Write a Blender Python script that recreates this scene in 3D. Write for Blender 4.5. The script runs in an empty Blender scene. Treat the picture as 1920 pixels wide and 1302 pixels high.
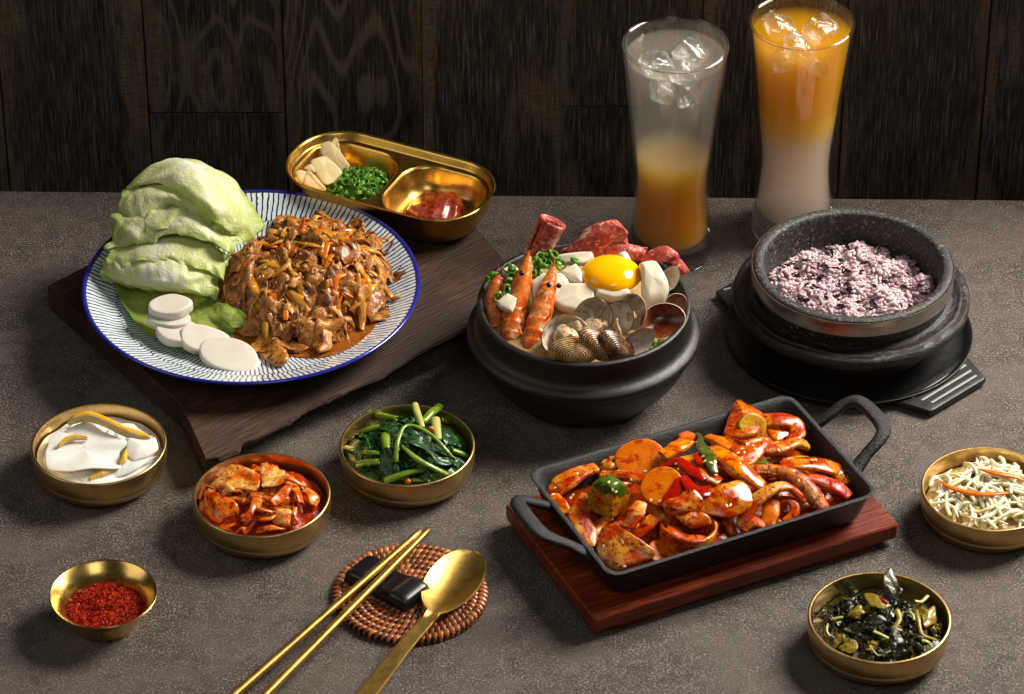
import bpy, bmesh, math, random
import numpy as np
from mathutils import Vector, Matrix

# ------------------------------------------------------------------ camera, light, exposure
S = 0.01                                    # everything below is written in centimetres
FPX, DIST, PITCH = 7500.0, 320.0, math.radians(36)
CAM = np.array([0.0, -DIST*math.cos(PITCH), DIST*math.sin(PITCH)])
FWD = np.array([0.0, math.cos(PITCH), -math.sin(PITCH)])
UPV = np.array([0.0, math.sin(PITCH), math.cos(PITCH)])
sc = bpy.context.scene
COL = sc.collection
cd = bpy.data.cameras.new('camera'); cam = bpy.data.objects.new('camera', cd); COL.objects.link(cam)
cam.location = Vector(CAM*S); cam.rotation_euler = (math.pi/2-PITCH, 0, 0)
cd.sensor_width = 36; cd.lens = FPX/1920*36; cd.clip_start = 0.05; cd.clip_end = 50
cd.dof.use_dof = True; cd.dof.focus_distance = 3.22; cd.dof.aperture_fstop = 20
sc.camera = cam
w = bpy.data.worlds.new('World'); sc.world = w; w.use_nodes = True
w.node_tree.nodes['Background'].inputs[0].default_value = (1.0, 0.95, 0.9, 1)
w.node_tree.nodes['Background'].inputs[1].default_value = 0.018
def lamp(name, loc, target, size, watts, col, sy=None):
    l = bpy.data.lights.new(name, 'AREA'); l.energy = watts; l.color = col
    l.shape = 'RECTANGLE'; l.size = size*S; l.size_y = (sy or size)*S
    o = bpy.data.objects.new(name, l); COL.objects.link(o)
    o.location = Vector(loc)*S
    o.rotation_euler = (Vector(target)-Vector(loc)).to_track_quat('-Z', 'Y').to_euler()
    return o
lamp('key_softbox', (128, 52, 132), (4, -8, 0), 84, 98, (1.0, 0.93, 0.84))
lamp('fill_softbox', (-170, -60, 130), (0, 0, 0), 120, 7, (1.0, 0.95, 0.9))
lamp('front_softbox', (40, -190, 190), (0, 0, 4), 90, 8, (1.0, 0.96, 0.92))
vs = sc.view_settings; vs.view_transform = 'Standard'; vs.look = 'None'; vs.exposure = 0.0; vs.gamma = 1
sc.render.engine = 'CYCLES'
sc.cycles.use_denoising = True
try: sc.cycles.denoiser = 'OPENIMAGEDENOISE'
except Exception: pass
sc.cycles.max_bounces = 14; sc.cycles.transmission_bounces = 12; sc.cycles.transparent_max_bounces = 12
sc.cycles.glossy_bounces = 6; sc.cycles.diffuse_bounces = 4; sc.cycles.sample_clamp_indirect = 12.0
sc.cycles.blur_glossy = 0.6

# ------------------------------------------------------------------ measuring
def P(px, py, z=0.0):
    """point at height z (cm) that the photograph shows at this pixel"""
    d = FWD + np.array([1.0, 0, 0])*(px-960)/FPX + UPV*(651-py)/FPX
    return CAM + d*(z-CAM[2])/d[2]
VIEWS = {'let': (80, 280, 1359/480), 'bul': (400, 380, 1920/560), 'tray': (500, 220, 1920/460), 'pot': (860, 380, 1391/470),
         'sto': (1330, 370, 1674/540), 'gla': (1140, 0, 1252/500), 'pan': (940, 720, 1920/760), 'coa': (600, 970, 1333/340),
         'sal': (40, 740, 1716/290), 'kim': (340, 830, 1698/300), 'spi': (620, 740, 1716/290), 'chi': (70, 1030, 1808/250),
         'wak': (1490, 1050, 1653/320), 'spr': (1700, 820, 1245/220), 'pl': (1020, 740, 1302/340), 'pr': (1320, 740, 1302/300),
         'rc': (80, 500, 1645/480)}
def Q(v, zx, zy, z=0.0):
    a = VIEWS[v]; return P(a[0]+zx/a[2], a[1]+zy/a[2], z)
def QH(v, zx, zy, H, dz=0.0):
    """the same on a height field H(x, y)"""
    z = 3.0
    for _ in range(14):
        p = Q(v, zx, zy, z); z = 0.4*z + 0.6*(float(H(p[0], p[1]))+dz)
    return Q(v, zx, zy, z)

# ------------------------------------------------------------------ shapes (all return V (n,3), F list, UV (n,2) or None)
def wn(V, freq, seed, dim=3, octv=2):
    r = np.random.default_rng(seed); V = np.asarray(V, float); out = np.zeros(V.shape[:-1]+(dim,))
    for o in range(octv):
        for k in range(5):
            d = r.normal(size=V.shape[-1]); d /= np.linalg.norm(d)
            out += np.sin((V@d)*freq*(2.03**o)*r.uniform(.7, 1.3)+r.uniform(0, 6.28))[..., None]*r.normal(size=dim)*0.5**o*0.45
    return out
def smoothpath(pts, m):
    pts = np.asarray(pts, float)
    if len(pts) < 3:
        t = np.linspace(0, 1, m)[:, None]; return pts[0]*(1-t)+pts[-1]*t
    p = np.vstack([2*pts[0]-pts[1], pts, 2*pts[-1]-pts[-2]]); n = len(pts)-1
    out = []
    for t in np.linspace(0, n-1e-6, m):
        i = int(t); f = t-i; a, b, c, d = p[i], p[i+1], p[i+2], p[i+3]
        out.append(.5*((2*b)+(-a+c)*f+(2*a-5*b+4*c-d)*f*f+(-a+3*b-3*c+d)*f**3))
    return np.array(out)
def gridfaces(nu, nv, off=0, flip=False, wrapu=False, wrapv=False):
    F = []
    for i in range(nu if wrapu else nu-1):
        for j in range(nv if wrapv else nv-1):
            a = off+i*nv+j; b = off+((i+1) % nu)*nv+j; c = off+((i+1) % nu)*nv+(j+1) % nv; d = off+i*nv+(j+1) % nv
            F.append((a, d, c, b) if flip else (a, b, c, d))
    return F
def join(*parts):
    V = []; F = []; U = []; n = 0
    for p in parts:
        V.append(p[0]); F += [tuple(i+n for i in f) for f in p[1]]
        U.append(p[2] if len(p) > 2 and p[2] is not None else np.zeros((len(p[0]), 2))); n += len(p[0])
    return np.vstack(V), F, np.vstack(U)
def lathe(prof, n=72, c=(0, 0, 0), smooth=0):
    prof = np.asarray(prof, float)
    if smooth: prof = smoothpath(prof, smooth)
    a = np.linspace(0, 2*math.pi, n, endpoint=False)
    V = np.stack([np.outer(prof[:, 0], np.cos(a)), np.outer(prof[:, 0], np.sin(a)), np.repeat(prof[:, 1:2], n, 1)], -1).reshape(-1, 3)
    return V+np.asarray(c, float), gridfaces(len(prof), n, wrapv=True, flip=True), None
def rr(hx, hy, r, z, c=(0, 0), a=0.0, n=7):
    """rounded-rectangle loop"""
    pts = []
    for k, (sx, sy) in enumerate(((1, 1), (-1, 1), (-1, -1), (1, -1))):
        for t in np.linspace(0, math.pi/2, n):
            an = k*math.pi/2+t; pts.append((sx*(hx-r)+r*math.cos(an), sy*(hy-r)+r*math.sin(an)))
    p = np.array(pts); ca, sa = math.cos(a), math.sin(a)
    return np.stack([c[0]+p[:, 0]*ca-p[:, 1]*sa, c[1]+p[:, 0]*sa+p[:, 1]*ca, np.full(len(p), z)], -1)
def loft(rings, cap0=True, cap1=True):
    n = len(rings[0]); V = np.vstack(rings); F = gridfaces(len(rings), n, wrapv=True, flip=True)
    if cap0: F.append(tuple(range(n-1, -1, -1)))
    if cap1: F.append(tuple((len(rings)-1)*n+i for i in range(n)))
    return V, F, None
def sheet(fn, nu, nv, th, thin=.3, pw=6):
    u, v = np.meshgrid(np.linspace(0, 1, nu), np.linspace(0, 1, nv), indexing='ij')
    p = fn(u, v); du = np.gradient(p, axis=0); dv = np.gradient(p, axis=1)
    nn = np.cross(du, dv); nn /= np.linalg.norm(nn, axis=-1, keepdims=True)+1e-9
    tt = th*.5*(thin+(1-thin)*(1-np.abs(2*u-1)**pw)*(1-np.abs(2*v-1)**pw))
    V = np.vstack([(p+nn*tt[..., None]).reshape(-1, 3), (p-nn*tt[..., None]).reshape(-1, 3)])
    N = nu*nv; F = gridfaces(nu, nv)+gridfaces(nu, nv, N, True)
    bd = [i*nv for i in range(nu)]+[(nu-1)*nv+j for j in range(1, nv)]+[i*nv+nv-1 for i in range(nu-2, -1, -1)]+[j for j in range(nv-2, 0, -1)]
    for k in range(len(bd)):
        a, b = bd[k], bd[(k+1) % len(bd)]; F.append((a, b+0, b+N, a+N)[::-1])
    uv = np.stack([u, v], -1).reshape(-1, 2)
    return V, F, np.vstack([uv, uv])
def tube(path, rad, n=10, m=16, flat=1.0, sq=2.0, up=(0, 0, 1), endr=.55, twist=0.0, jit=0, seed=0):
    """rounded tube; flat scales the height against the width, sq > 2 gives a squarish section"""
    pc = smoothpath(path, m)
    r = np.interp(np.linspace(0, 1, m), np.linspace(0, 1, len(rad)), rad) if np.ndim(rad) else np.full(m, float(rad))
    T = np.gradient(pc, axis=0); T /= np.linalg.norm(T, axis=1, keepdims=True)+1e-9
    e0 = pc[0]-T[0]*r[0]*.25*endr; e1 = pc[-1]+T[-1]*r[-1]*.25*endr
    pc = np.vstack([e0, pc, e1]); r = np.concatenate([[r[0]*(1-.45*endr)], r, [r[-1]*(1-.45*endr)]]); T = np.vstack([T[:1], T, T[-1:]])
    up = np.asarray(up, float); B = np.cross(T, up); bl = np.linalg.norm(B, axis=1, keepdims=True)
    if (bl < .05).any():
        B = np.cross(T, np.array([.3, 1, .1])); bl = np.linalg.norm(B, axis=1, keepdims=True)
    B /= bl; N = np.cross(B, T)
    a = np.linspace(0, 2*math.pi, n, endpoint=False)
    ca = np.sign(np.cos(a))*np.abs(np.cos(a))**(2/sq); sa = np.sign(np.sin(a))*np.abs(np.sin(a))**(2/sq)
    V = []
    for i in range(len(pc)):
        tw = twist*i/len(pc); c_, s_ = math.cos(tw), math.sin(tw); b = B[i]*c_+N[i]*s_; nn = N[i]*c_-B[i]*s_
        V.append(pc[i]+r[i]*(ca[:, None]*b+sa[:, None]*flat*nn))
    V = np.vstack(V); F = gridfaces(len(pc), n, wrapv=True, flip=True)
    k = len(V); V = np.vstack([V, pc[0]-T[0]*r[1]*.08, pc[-1]+T[-1]*r[-2]*.08])
    for j in range(n):
        F.append((k, j, (j+1) % n)); o = (len(pc)-1)*n; F.append((k+1, o+(j+1) % n, o+j))
    if jit: V = V+wn(V, 2.2, seed)*jit
    uv = np.zeros((len(V), 2)); uv[:-2, 0] = np.repeat(np.linspace(0, 1, len(pc)), n); uv[:-2, 1] = np.tile(np.linspace(0, 1, n), len(pc)); uv[-1, 0] = 1
    return V, F, uv
def slab(out, h, bev=.1, c=(0, 0, 0), inner=3):
    """star-shaped outline (k,2) raised to thickness h with rounded edges"""
    o = np.asarray(out, float); ce = o.mean(0); R = np.linalg.norm(o-ce, axis=1).mean(); q = o-ce
    prof = [(1-(bev+R*.5)/R, 0)]
    for t in np.linspace(0, math.pi/2, 4): prof.append((1-bev*(1-math.sin(t))/R, bev*(1-math.cos(t))))
    for t in np.linspace(math.pi/2, 0, 4): prof.append((1-bev*(1-math.sin(t))/R, h-bev*(1-math.cos(t))))
    base = 1-bev/R
    for t in np.linspace(1, 0, inner+2)[1:-1]: prof.append((base*t, h))
    V = np.vstack([np.column_stack([q*s, np.full(len(q), z)]) for s, z in prof]); n = len(q)
    F = gridfaces(len(prof), n, wrapv=True, flip=True)
    V = np.vstack([V, [0, 0, 0], [0, 0, h]]); k = len(V)-2; L = (len(prof)-1)*n
    for j in range(n): F.append((k, (j+1) % n, j)); F.append((k+1, L+j, L+(j+1) % n))
    V[:, :2] += ce
    return V+np.asarray(c, float), F, None
_ico = {}
def blob(r, c=(0, 0, 0), sub=3, amp=0.0, freq=1.0, seed=0):
    if sub not in _ico:
        bm = bmesh.new(); bmesh.ops.create_icosphere(bm, subdivisions=sub, radius=1)
        _ico[sub] = (np.array([v.co[:] for v in bm.verts]), [tuple(v.index for v in f.verts) for f in bm.faces]); bm.free()
    V, F = _ico[sub]; V = V*np.asarray(r, float)
    if amp: V = V+wn(V, freq, seed)*amp
    return V+np.asarray(c, float), F, None
def rotm(rx=0, ry=0, rz=0):
    return np.array((Matrix.Rotation(rz, 3, 'Z')@Matrix.Rotation(ry, 3, 'Y')@Matrix.Rotation(rx, 3, 'X')))
def place(vf, loc=(0, 0, 0), rx=0, ry=0, rz=0, s=1.0):
    return ((vf[0]*s)@rotm(rx, ry, rz).T+np.asarray(loc, float), vf[1], vf[2] if len(vf) > 2 else None)
def ellipse(a, b, n=28, jit=0.0, seed=0, pw=2.0):
    t = np.linspace(0, 2*math.pi, n, endpoint=False); r = np.random.default_rng(seed)
    k = 1+jit*sum(np.sin(t*m+r.uniform(0, 6.28))*r.normal()*.5 for m in (2, 3, 4, 5))
    return np.stack([a*k*np.sign(np.cos(t))*np.abs(np.cos(t))**(2/pw), b*k*np.sign(np.sin(t))*np.abs(np.sin(t))**(2/pw)], -1)

# ------------------------------------------------------------------ objects
def obj(name, vf, mat, parent=None, label=None, cat=None, group=None, kind=None, sharp=None, smooth=True, org=None):
    V, F = vf[0], vf[1]; uv = vf[2] if len(vf) > 2 else None
    if parent is not None: o0 = np.array(parent['_org'])
    elif org is not None: o0 = np.asarray(org, float)
    else: o0 = np.array([(V[:, 0].min()+V[:, 0].max())/2, (V[:, 1].min()+V[:, 1].max())/2, V[:, 2].min()])
    me = bpy.data.meshes.new(name); me.from_pydata(((V-o0)*S).tolist(), [], F); me.materials.append(mat)
    if smooth:
        me.polygons.foreach_set('use_smooth', [True]*len(me.polygons))
        if sharp: me.set_sharp_from_angle(angle=math.radians(sharp))
    if uv is not None:
        l = me.uv_layers.new(name='UVMap'); vi = np.empty(len(me.loops), int); me.loops.foreach_get('vertex_index', vi)
        l.data.foreach_set('uv', uv[vi].astype(np.float32).ravel())
    me.update()
    o = bpy.data.objects.new(name, me); COL.objects.link(o)
    if parent is not None: o.parent = parent; ORG[o.name] = o0
    else: o.location = Vector(o0*S)
    ORG[o.name] = o0; o['_org'] = [float(x) for x in o0]
    for k, v_ in (('label', label), ('category', cat), ('group', group), ('kind', kind)):
        if v_: o[k] = v_
    return o
ORG = {}
def sub(name, vf, mat, part, **k):                         # a sub-part (its parent mesh has the thing's origin)
    return obj(name, vf, mat, part, **k)
def thing(name, label, cat, loc, group=None):
    o = bpy.data.objects.new(name, None); COL.objects.link(o); o.empty_display_size = .02
    o.location = Vector(np.asarray(loc, float)*S); o['_org'] = [float(x) for x in loc]
    o['label'] = label; o['category'] = cat
    if group: o['group'] = group
    return o

# ------------------------------------------------------------------ materials
def lin(c):
    return tuple(((x/255)/12.92 if x/255 <= .04045 else ((x/255+.055)/1.055)**2.4) for x in c)+(1,)
class G:
    def __init__(s, name):
        s.m = bpy.data.materials.new(name); s.m.use_nodes = True; s.t = s.m.node_tree; s.b = s.t.nodes['Principled BSDF']
        s.out = s.t.nodes['Material Output']
    def n(s, ty, ins=None, **pr):
        o = s.t.nodes.new('ShaderNode'+ty)
        for k, v in pr.items(): setattr(o, k, v)
        for k, v in (ins or {}).items(): s.set(o.inputs[k], v)
        return o
    def set(s, sock, v):
        if isinstance(v, bpy.types.NodeSocket): s.t.links.new(v, sock)
        elif hasattr(v, 'outputs'): s.t.links.new(v.outputs[0], sock)
        else: sock.default_value = v
    def B(s, **k):
        for a, v in k.items(): s.set(s.b.inputs[a.replace('_', ' ')], v)
    def math(s, op, a, b=0.0, c=0.0):
        return s.n('Math', {0: a, 1: b, 2: c}, operation=op).outputs[0]
    def coords(s, rnd=True):
        tc = s.n('TexCoord'); v = s.n('VectorMath', {0: tc.outputs['Object']}, operation='SCALE'); v.inputs['Scale'].default_value = 100
        if rnd:
            oi = s.n('ObjectInfo'); k = s.math('MULTIPLY', oi.outputs['Random'], 61.0)
            v = s.n('VectorMath', {0: v.outputs[0], 1: k}, operation='ADD')
        return v.outputs[0]
    def noise(s, vec, scale, detail=3, rough=.55, dist=0.0):
        return s.n('TexNoise', {'Vector': vec, 'Scale': scale, 'Detail': detail, 'Roughness': rough, 'Distortion': dist}).outputs[0]
    def ramp(s, fac, stops, interp='LINEAR'):
        r = s.n('ValToRGB', {0: fac}); r.color_ramp.interpolation = interp; e = r.color_ramp.elements
        while len(e) < len(stops): e.new(.5)
        for i, (p, c) in enumerate(stops):
            e[i].position = p; e[i].color = lin(c) if not np.isscalar(c) else (c, c, c, 1)
        return r.outputs[0]
    def mix(s, f, a, b, mode='MIX'):
        m = s.n('Mix', data_type='RGBA', blend_type=mode)
        s.set(m.inputs[0], f); s.set(m.inputs[6], lin(a) if isinstance(a, tuple) and len(a) == 3 else a); s.set(m.inputs[7], lin(b) if isinstance(b, tuple) and len(b) == 3 else b)
        return m.outputs[2]
    def bump(s, h, dist=.0005, strength=1.0, nrm=None):
        b = s.n('Bump', {'Height': h, 'Distance': dist, 'Strength': strength})
        if nrm is not None: s.set(b.inputs['Normal'], nrm)
        return b.outputs[0]
def food(name, cols, sc_=1.0, rough=.35, sss=.0, sr=(1, .4, .2), sd=.3, coat=0.0, bump=.02, bsc=6.0, spots=(), detail=4, dist=.6, stretch=None, transl=0, trans=0, rvar=.12, spec=.35, crough=.08, gain=.8):
    fix = lambda c: tuple(255*((12.92*x if x <= .0031308 else 1.055*x**(1/2.4)-.055)) for x in (y*gain for y in lin(c)[:3]))
    cols = [fix(c) for c in cols]; spots = [(fix(c), *r) for c, *r in spots]
    g = G(name); v = g.coords()
    if stretch: v = g.n('Mapping', {'Vector': v, 'Scale': stretch}).outputs[0]
    n1 = g.noise(v, sc_, detail, .6, dist)
    if len(cols) == 1: col = lin(cols[0])
    else:
        k = len(cols); col = g.ramp(n1, [(.3+.4*i/(k-1), c) for i, c in enumerate(cols)])
    for (c, s2, lo, hi) in spots:
        mk = g.ramp(g.noise(v, s2, 3, .6, .5), [(lo, 0.0), (hi, 1.0)]); col = g.mix(mk, col, c)
    g.B(Base_Color=col, IOR=1.42)
    nb = g.noise(v, bsc, 4, .6, .2)
    r = g.math('MULTIPLY_ADD', nb, rvar*2, rough-rvar); g.B(Roughness=r)
    g.b.inputs['Specular IOR Level'].default_value = spec
    if sss: g.B(Subsurface_Weight=sss, Subsurface_Radius=sr, Subsurface_Scale=sd*S)
    if coat: g.B(Coat_Weight=coat, Coat_Roughness=crough)
    if trans: g.B(Transmission_Weight=trans)
    if bump: g.B(Normal=g.bump(nb, bump*S*4))
    if transl:
        tr = g.n('BsdfTranslucent', {'Color': col}); ms = g.n('MixShader', {0: transl, 1: g.b.outputs[0], 2: tr.outputs[0]})
        g.t.links.new(ms.outputs[0], g.out.inputs[0])
    return g.m
def metal(name, col, rough, brush=None, bstr=.0006, spec=1.0):
    """brushed metal: brush = per-axis scale of the fine scratches"""
    g = G(name); v = g.coords(False); g.B(Metallic=1.0, Base_Color=lin(col))
    if brush:
        mp = g.n('Mapping', {'Vector': v, 'Scale': brush}).outputs[0]; nb = g.noise(mp, 1.0, 3, .7)
        pat = g.math('MULTIPLY_ADD', g.noise(v, 2.6, 4, .65, .8), .45, g.math('MULTIPLY', g.noise(v, .8, 3, .5), .55))
        g.B(Roughness=g.math('MULTIPLY_ADD', pat, .22, rough-.08), Normal=g.bump(nb, bstr*S*4, .6))
        g.B(Base_Color=g.mix(g.ramp(pat, [(.35, 0.0), (.7, 1.0)]), tuple(int(x*.86) for x in col), col))
    else: g.B(Roughness=rough)
    return g.m
# ------------------------------------------------------------------ the setting: tabletop and charred plank wall
g = G('grey_stone_table'); v = g.coords(False)
fine = g.noise(v, 6.2, 2, .6); mid = g.noise(v, .9, 5, .65, .4); big = g.noise(v, .16, 5, .65, .6)
fib = g.noise(g.n('Mapping', {'Vector': v, 'Scale': (5, 1.6, 1), 'Rotation': (0, 0, .5)}).outputs[0], 3.0, 3, .7)
c1 = g.ramp(fine, [(.32, (30, 26, 24)), (.5, (76, 68, 63)), (.68, (142, 131, 123))])
c2 = g.mix(g.ramp(mid, [(.42, 0.0), (.62, .6)]), c1, (50, 44, 40))
c3 = g.mix(g.ramp(big, [(.42, 0.0), (.6, .5)]), c2, (96, 86, 79))
c4 = g.mix(g.ramp(fib, [(.54, 0.0), (.68, .45)]), c3, (48, 43, 41))
g.B(Base_Color=c4, Roughness=g.math('MULTIPLY_ADD', mid, .25, .5), Specular_IOR_Level=.22)
hh = g.math('ADD', g.math('MULTIPLY', fine, .7), g.math('MULTIPLY', fib, .5)); g.B(Normal=g.bump(hh, .0008, .7))
M_TABLE = g.m
ang = math.atan2(-1.38, 86.4)
def edge_y(x): return 21.79-.016*x
V = np.array([(-160, -170, 0), (160, -170, 0), (160, edge_y(160), 0), (-160, edge_y(-160), 0)], float)
top = [V.copy(), V.copy(), V.copy()]
ring0 = V+np.array([0, 0, -3.0]); ring1 = V+np.array([0, 0, -.12]); ring2 = V*np.array([.9995, .9995, 1]); ring2[:, 1] = V[:, 1]+np.array([.12, .12, -.12, -.12])
obj('tabletop', loft([ring0, ring1, ring2]), M_TABLE, kind='structure', smooth=False, label='dark grey mottled stone tabletop under all the dishes', org=(0, 0, 0))

g = G('charred_wood'); v = g.coords(False)
oi = g.n('ObjectInfo'); off = g.n('CombineXYZ', {0: g.math('MULTIPLY', oi.outputs['Random'], 37.0), 1: 0.0, 2: g.math('MULTIPLY', oi.outputs['Random'], 91.0)})
va = g.n('VectorMath', {0: v, 1: off.outputs[0]}, operation='ADD').outputs[0]
warp = g.noise(g.n('Mapping', {'Vector': va, 'Scale': (.11, .16, .03)}).outputs[0], 1.0, 2, .5)
grain = g.noise(g.n('Mapping', {'Vector': va, 'Scale': (6, 6, .22)}).outputs[0], 1.0, 4, .7, .3)
wv = g.math('SINE', g.math('MULTIPLY', g.math('ADD', warp, g.math('MULTIPLY', grain, .02)), 95.0))
patch = g.noise(g.n('Mapping', {'Vector': va, 'Scale': (.32, .4, .07)}).outputs[0], 1.0, 3, .55, .2)
grain = g.math('MULTIPLY_ADD', g.noise(g.n('Mapping', {'Vector': va, 'Scale': (24, 24, .6)}).outputs[0], 1.0, 3, .7), .45, g.math('MULTIPLY', grain, .55))
saw = g.noise(g.n('Mapping', {'Vector': va, 'Scale': (.8, 1, 7)}).outputs[0], 1.0, 2, .6)
c1 = g.ramp(grain, [(.36, (14, 13, 12)), (.5, (46, 42, 39)), (.64, (116, 107, 100))])
wm = g.math('MULTIPLY', g.ramp(wv, [(.35, 0.0), (.95, .55)]), g.ramp(oi.outputs['Random'], [(.3, .1), (.6, 1.0)]))
c1 = g.mix(wm, c1, (122, 110, 100))
brown = g.ramp(grain, [(.3, (52, 42, 34)), (.55, (116, 97, 78)), (.75, (166, 143, 120))])
brown = g.mix(g.ramp(saw, [(.45, 0.0), (.6, .5)]), brown, (40, 30, 23))
c2 = g.mix(g.ramp(patch, [(.55, 0.0), (.68, .8)]), c1, brown)
ed = g.math('ABSOLUTE', g.n('SeparateXYZ', {0: v}).outputs[0]); ew = g.math('ADD', ed, g.math('MULTIPLY', g.math('SUBTRACT', patch, .5), 9.0))
c3 = g.mix(g.ramp(g.math('SUBTRACT', ew, 4.55), [(.0, 0.0), (.75, .75)]), c2, brown)
c3 = g.mix(g.ramp(oi.outputs['Random'], [(.0, .0), (1.0, .35)]), c3, (26, 24, 23))
g.B(Base_Color=c3, Roughness=.62, Specular_IOR_Level=.2, Normal=g.bump(g.math('ADD', grain, g.math('MULTIPLY', wv, .12)), .002, .8))
M_CHAR = g.m
wall = thing('wall', 'dark charred vertical wooden planks behind the table', 'wall', (0, 27, -30))
wall['kind'] = 'structure'; del wall['category']
rw = random.Random(4)
xs = [-57.5, -44.5, -31.6, -19.2, -7.4, 4.35, 16.0, 28.0, 40.0, 51.8, 63.5]
def wall_x(px): return P(px, 300, 4)[0]
WY = 27.0
def plank(x0, x1, z0, z1, dy):
    c = ((x0+x1)/2, (z0+z1)/2); hx, hz = (x1-x0)/2-.06, (z1-z0)/2-.05
    def ring(ins, y): r = rr(hx-ins, hz-ins, .12, 0, n=3); return np.stack([r[:, 0], np.full(len(r), y), r[:, 1]], -1)
    y = WY+dy-.012*c[0]
    vf = loft([ring(0, y+2), ring(0, y+.12), ring(.1, y)], cap0=True)
    V = vf[0]+np.array([c[0], 0, c[1]])
    V = V.copy()
    o = obj('plank', (V, vf[1], None), M_CHAR, wall, smooth=False)
    # recentre on itself so the grain differs from plank to plank
    ce = np.array([c[0], y, z0]); me = o.data; me.transform(Matrix.Translation(Vector((np.array(wall['_org'])-ce)*S)))
    o.location = Vector((ce-np.array(wall['_org']))*S)
pxs = [-1280, -1020, -760, -500, -242, 15-0, 285, 540, 797, 1050, 1308, 1572, 1832, 2090, 2350, 2610, 2870, 3130, 3390]
for i in range(len(pxs)-1):
    if i == 2: pass
    x0, x1 = ((pxs[i]-960)/21.9, (pxs[i+1]-960)/21.9)
    cut = {6: 4.6, 9: 5.6}.get(i)
    if cut:
        plank(x0, x1, -30, cut, rw.uniform(-.15, .15)); plank(x0, x1, cut, 32, rw.uniform(-.15, .15))
    else: plank(x0, x1, -30, 32, rw.uniform(-.25, .15))
# ------------------------------------------------------------------ materials of the tableware
M_BRASS = metal('satin_brass', (218, 184, 120), .32, (.5, .5, 26))
M_BRASS2 = metal('polished_gold', (226, 188, 108), .22, (.6, .6, 16), .0003)
M_TRAYGOLD = metal('gold_tray', (226, 182, 92), .27, (3, 3, 3), .0001)
M_STEELGOLD = metal('brushed_gold_cutlery', (222, 180, 96), .37, (30, 1.5, 3), .0003)
def woodmat(name, angle, dark, mid, light, rough=.5, gs=6.0, sp=.18, bump=.0012, patch=None):
    g = G(name); v = g.coords(False)
    r = g.n('Mapping', {'Vector': v, 'Rotation': (0, 0, -angle)}).outputs[0]
    st = g.n('Mapping', {'Vector': r, 'Scale': (sp, 1.6, 1.6)}).outputs[0]
    gr = g.noise(st, gs*.5, 5, .7, .5); gb = g.noise(st, gs*.12, 3, .5, .6)
    wv = g.math('SINE', g.math('MULTIPLY', gb, 60.0))
    c = g.ramp(gr, [(.3, dark), (.52, mid), (.75, light)])
    c = g.mix(g.ramp(wv, [(.3, 0.0), (1.0, .35)]), c, dark)
    if patch: c = g.mix(g.ramp(g.noise(v, .14, 4, .6), [(.42, 0.0), (.62, .75)]), c, patch)
    g.B(Base_Color=c, Specular_IOR_Level=.3, Roughness=g.math('MULTIPLY_ADD', gr, .3, rough-.15), Normal=g.bump(g.math('ADD', gr, g.math('MULTIPLY', wv, .1)), bump, .8))
    return g.m
# ------------------------------------------------------------------ dark wooden board under the plate
M_OLDWOOD = woodmat('weathered_dark_wood', .72, (30, 18, 11), (70, 45, 29), (112, 78, 54), .6, 6, .12, .002, (40, 25, 17))
edge = [(88, 535), (212, 646), (337, 757), (362, 810), (384, 860), (410, 858), (445, 846), (460, 829), (500, 812), (538, 793), (562, 776), (580, 764), (605, 752), (645, 737), (703, 708), (760, 676), (832, 635), (872, 616), (930, 585), (978, 548), (966, 520), (948, 491), (920, 455), (890, 421), (820, 392), (700, 372), (560, 366), (400, 386), (250, 448), (165, 496)]
BT = 2.6
pts = []
re_ = random.Random(7)
for i in range(len(edge)):
    a, b = np.array(edge[i]), np.array(edge[(i+1) % len(edge)])
    for t in (0, .25, .5, .75):
        p = a*(1-t)+b*t; q = P(p[0], p[1], BT); j = .1 if 4 <= i < 19 else .02
        pts.append((q[0]+re_.uniform(-j, j), q[1]+re_.uniform(-j, j)))
pts = np.array(pts); ce = pts.mean(0)
ins = np.array([(1.0 if 5 <= i//4 < 19 else .0) for i in range(len(pts))]); ins = np.convolve(np.r_[ins[-4:], ins, ins[:4]], np.ones(9)/9, 'valid')
def ringz(sc_, z, jit=0, seed=0):
    q = ce+(pts-ce)*sc_+np.outer(ins*max(0, 2.3-z)*1.0, np.array([-.55, .83])); r = np.column_stack([q, np.full(len(q), z)])
    return r+wn(r, .9, seed)*jit if jit else r
obj('wooden_board', loft([ringz(.985, 0.02), ringz(.996, .3, .06, 1), ringz(.992, 1.2, .1, 2), ringz(1.0, 2.3, .06, 3), ringz(.998, 2.52), ringz(.992, BT), ringz(.97, BT)]), M_OLDWOOD,
    label='dark weathered wooden board with an uneven edge under the striped plate', cat='wooden board', sharp=35)

# ------------------------------------------------------------------ striped plate
PC = np.array([-20.73, 1.55, BT]); PR = 13.42
g = G('striped_glaze'); tc = g.n('TexCoord'); v = g.n('VectorMath', {0: tc.outputs['Object']}, operation='SCALE'); v.inputs['Scale'].default_value = 100; v = v.outputs[0]
sx = g.n('SeparateXYZ', {0: v}); an = g.math('ARCTAN2', sx.outputs[1], sx.outputs[0])
rad = g.math('SQRT', g.math('ADD', g.math('POWER', sx.outputs[0], 2.0), g.math('POWER', sx.outputs[1], 2.0)))
wob = g.math('SUBTRACT', g.noise(v, .8, 2, .5), .5); wob2 = g.math('SUBTRACT', g.noise(v, 3.2, 2, .5), .5)
inner = g.math('LESS_THAN', g.math('ADD', rad, g.math('MULTIPLY', wob2, .9)), 10.7)
NS = 176
ph = g.math('ADD', g.math('MULTIPLY', an, NS/(2*math.pi)), g.math('MULTIPLY', inner, .5))
ph = g.math('ADD', ph, g.math('MULTIPLY', wob, .9))
tri = g.math('ABSOLUTE', g.math('SUBTRACT', g.math('FRACT', ph), .5))          # 0 in the middle of a stroke
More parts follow.
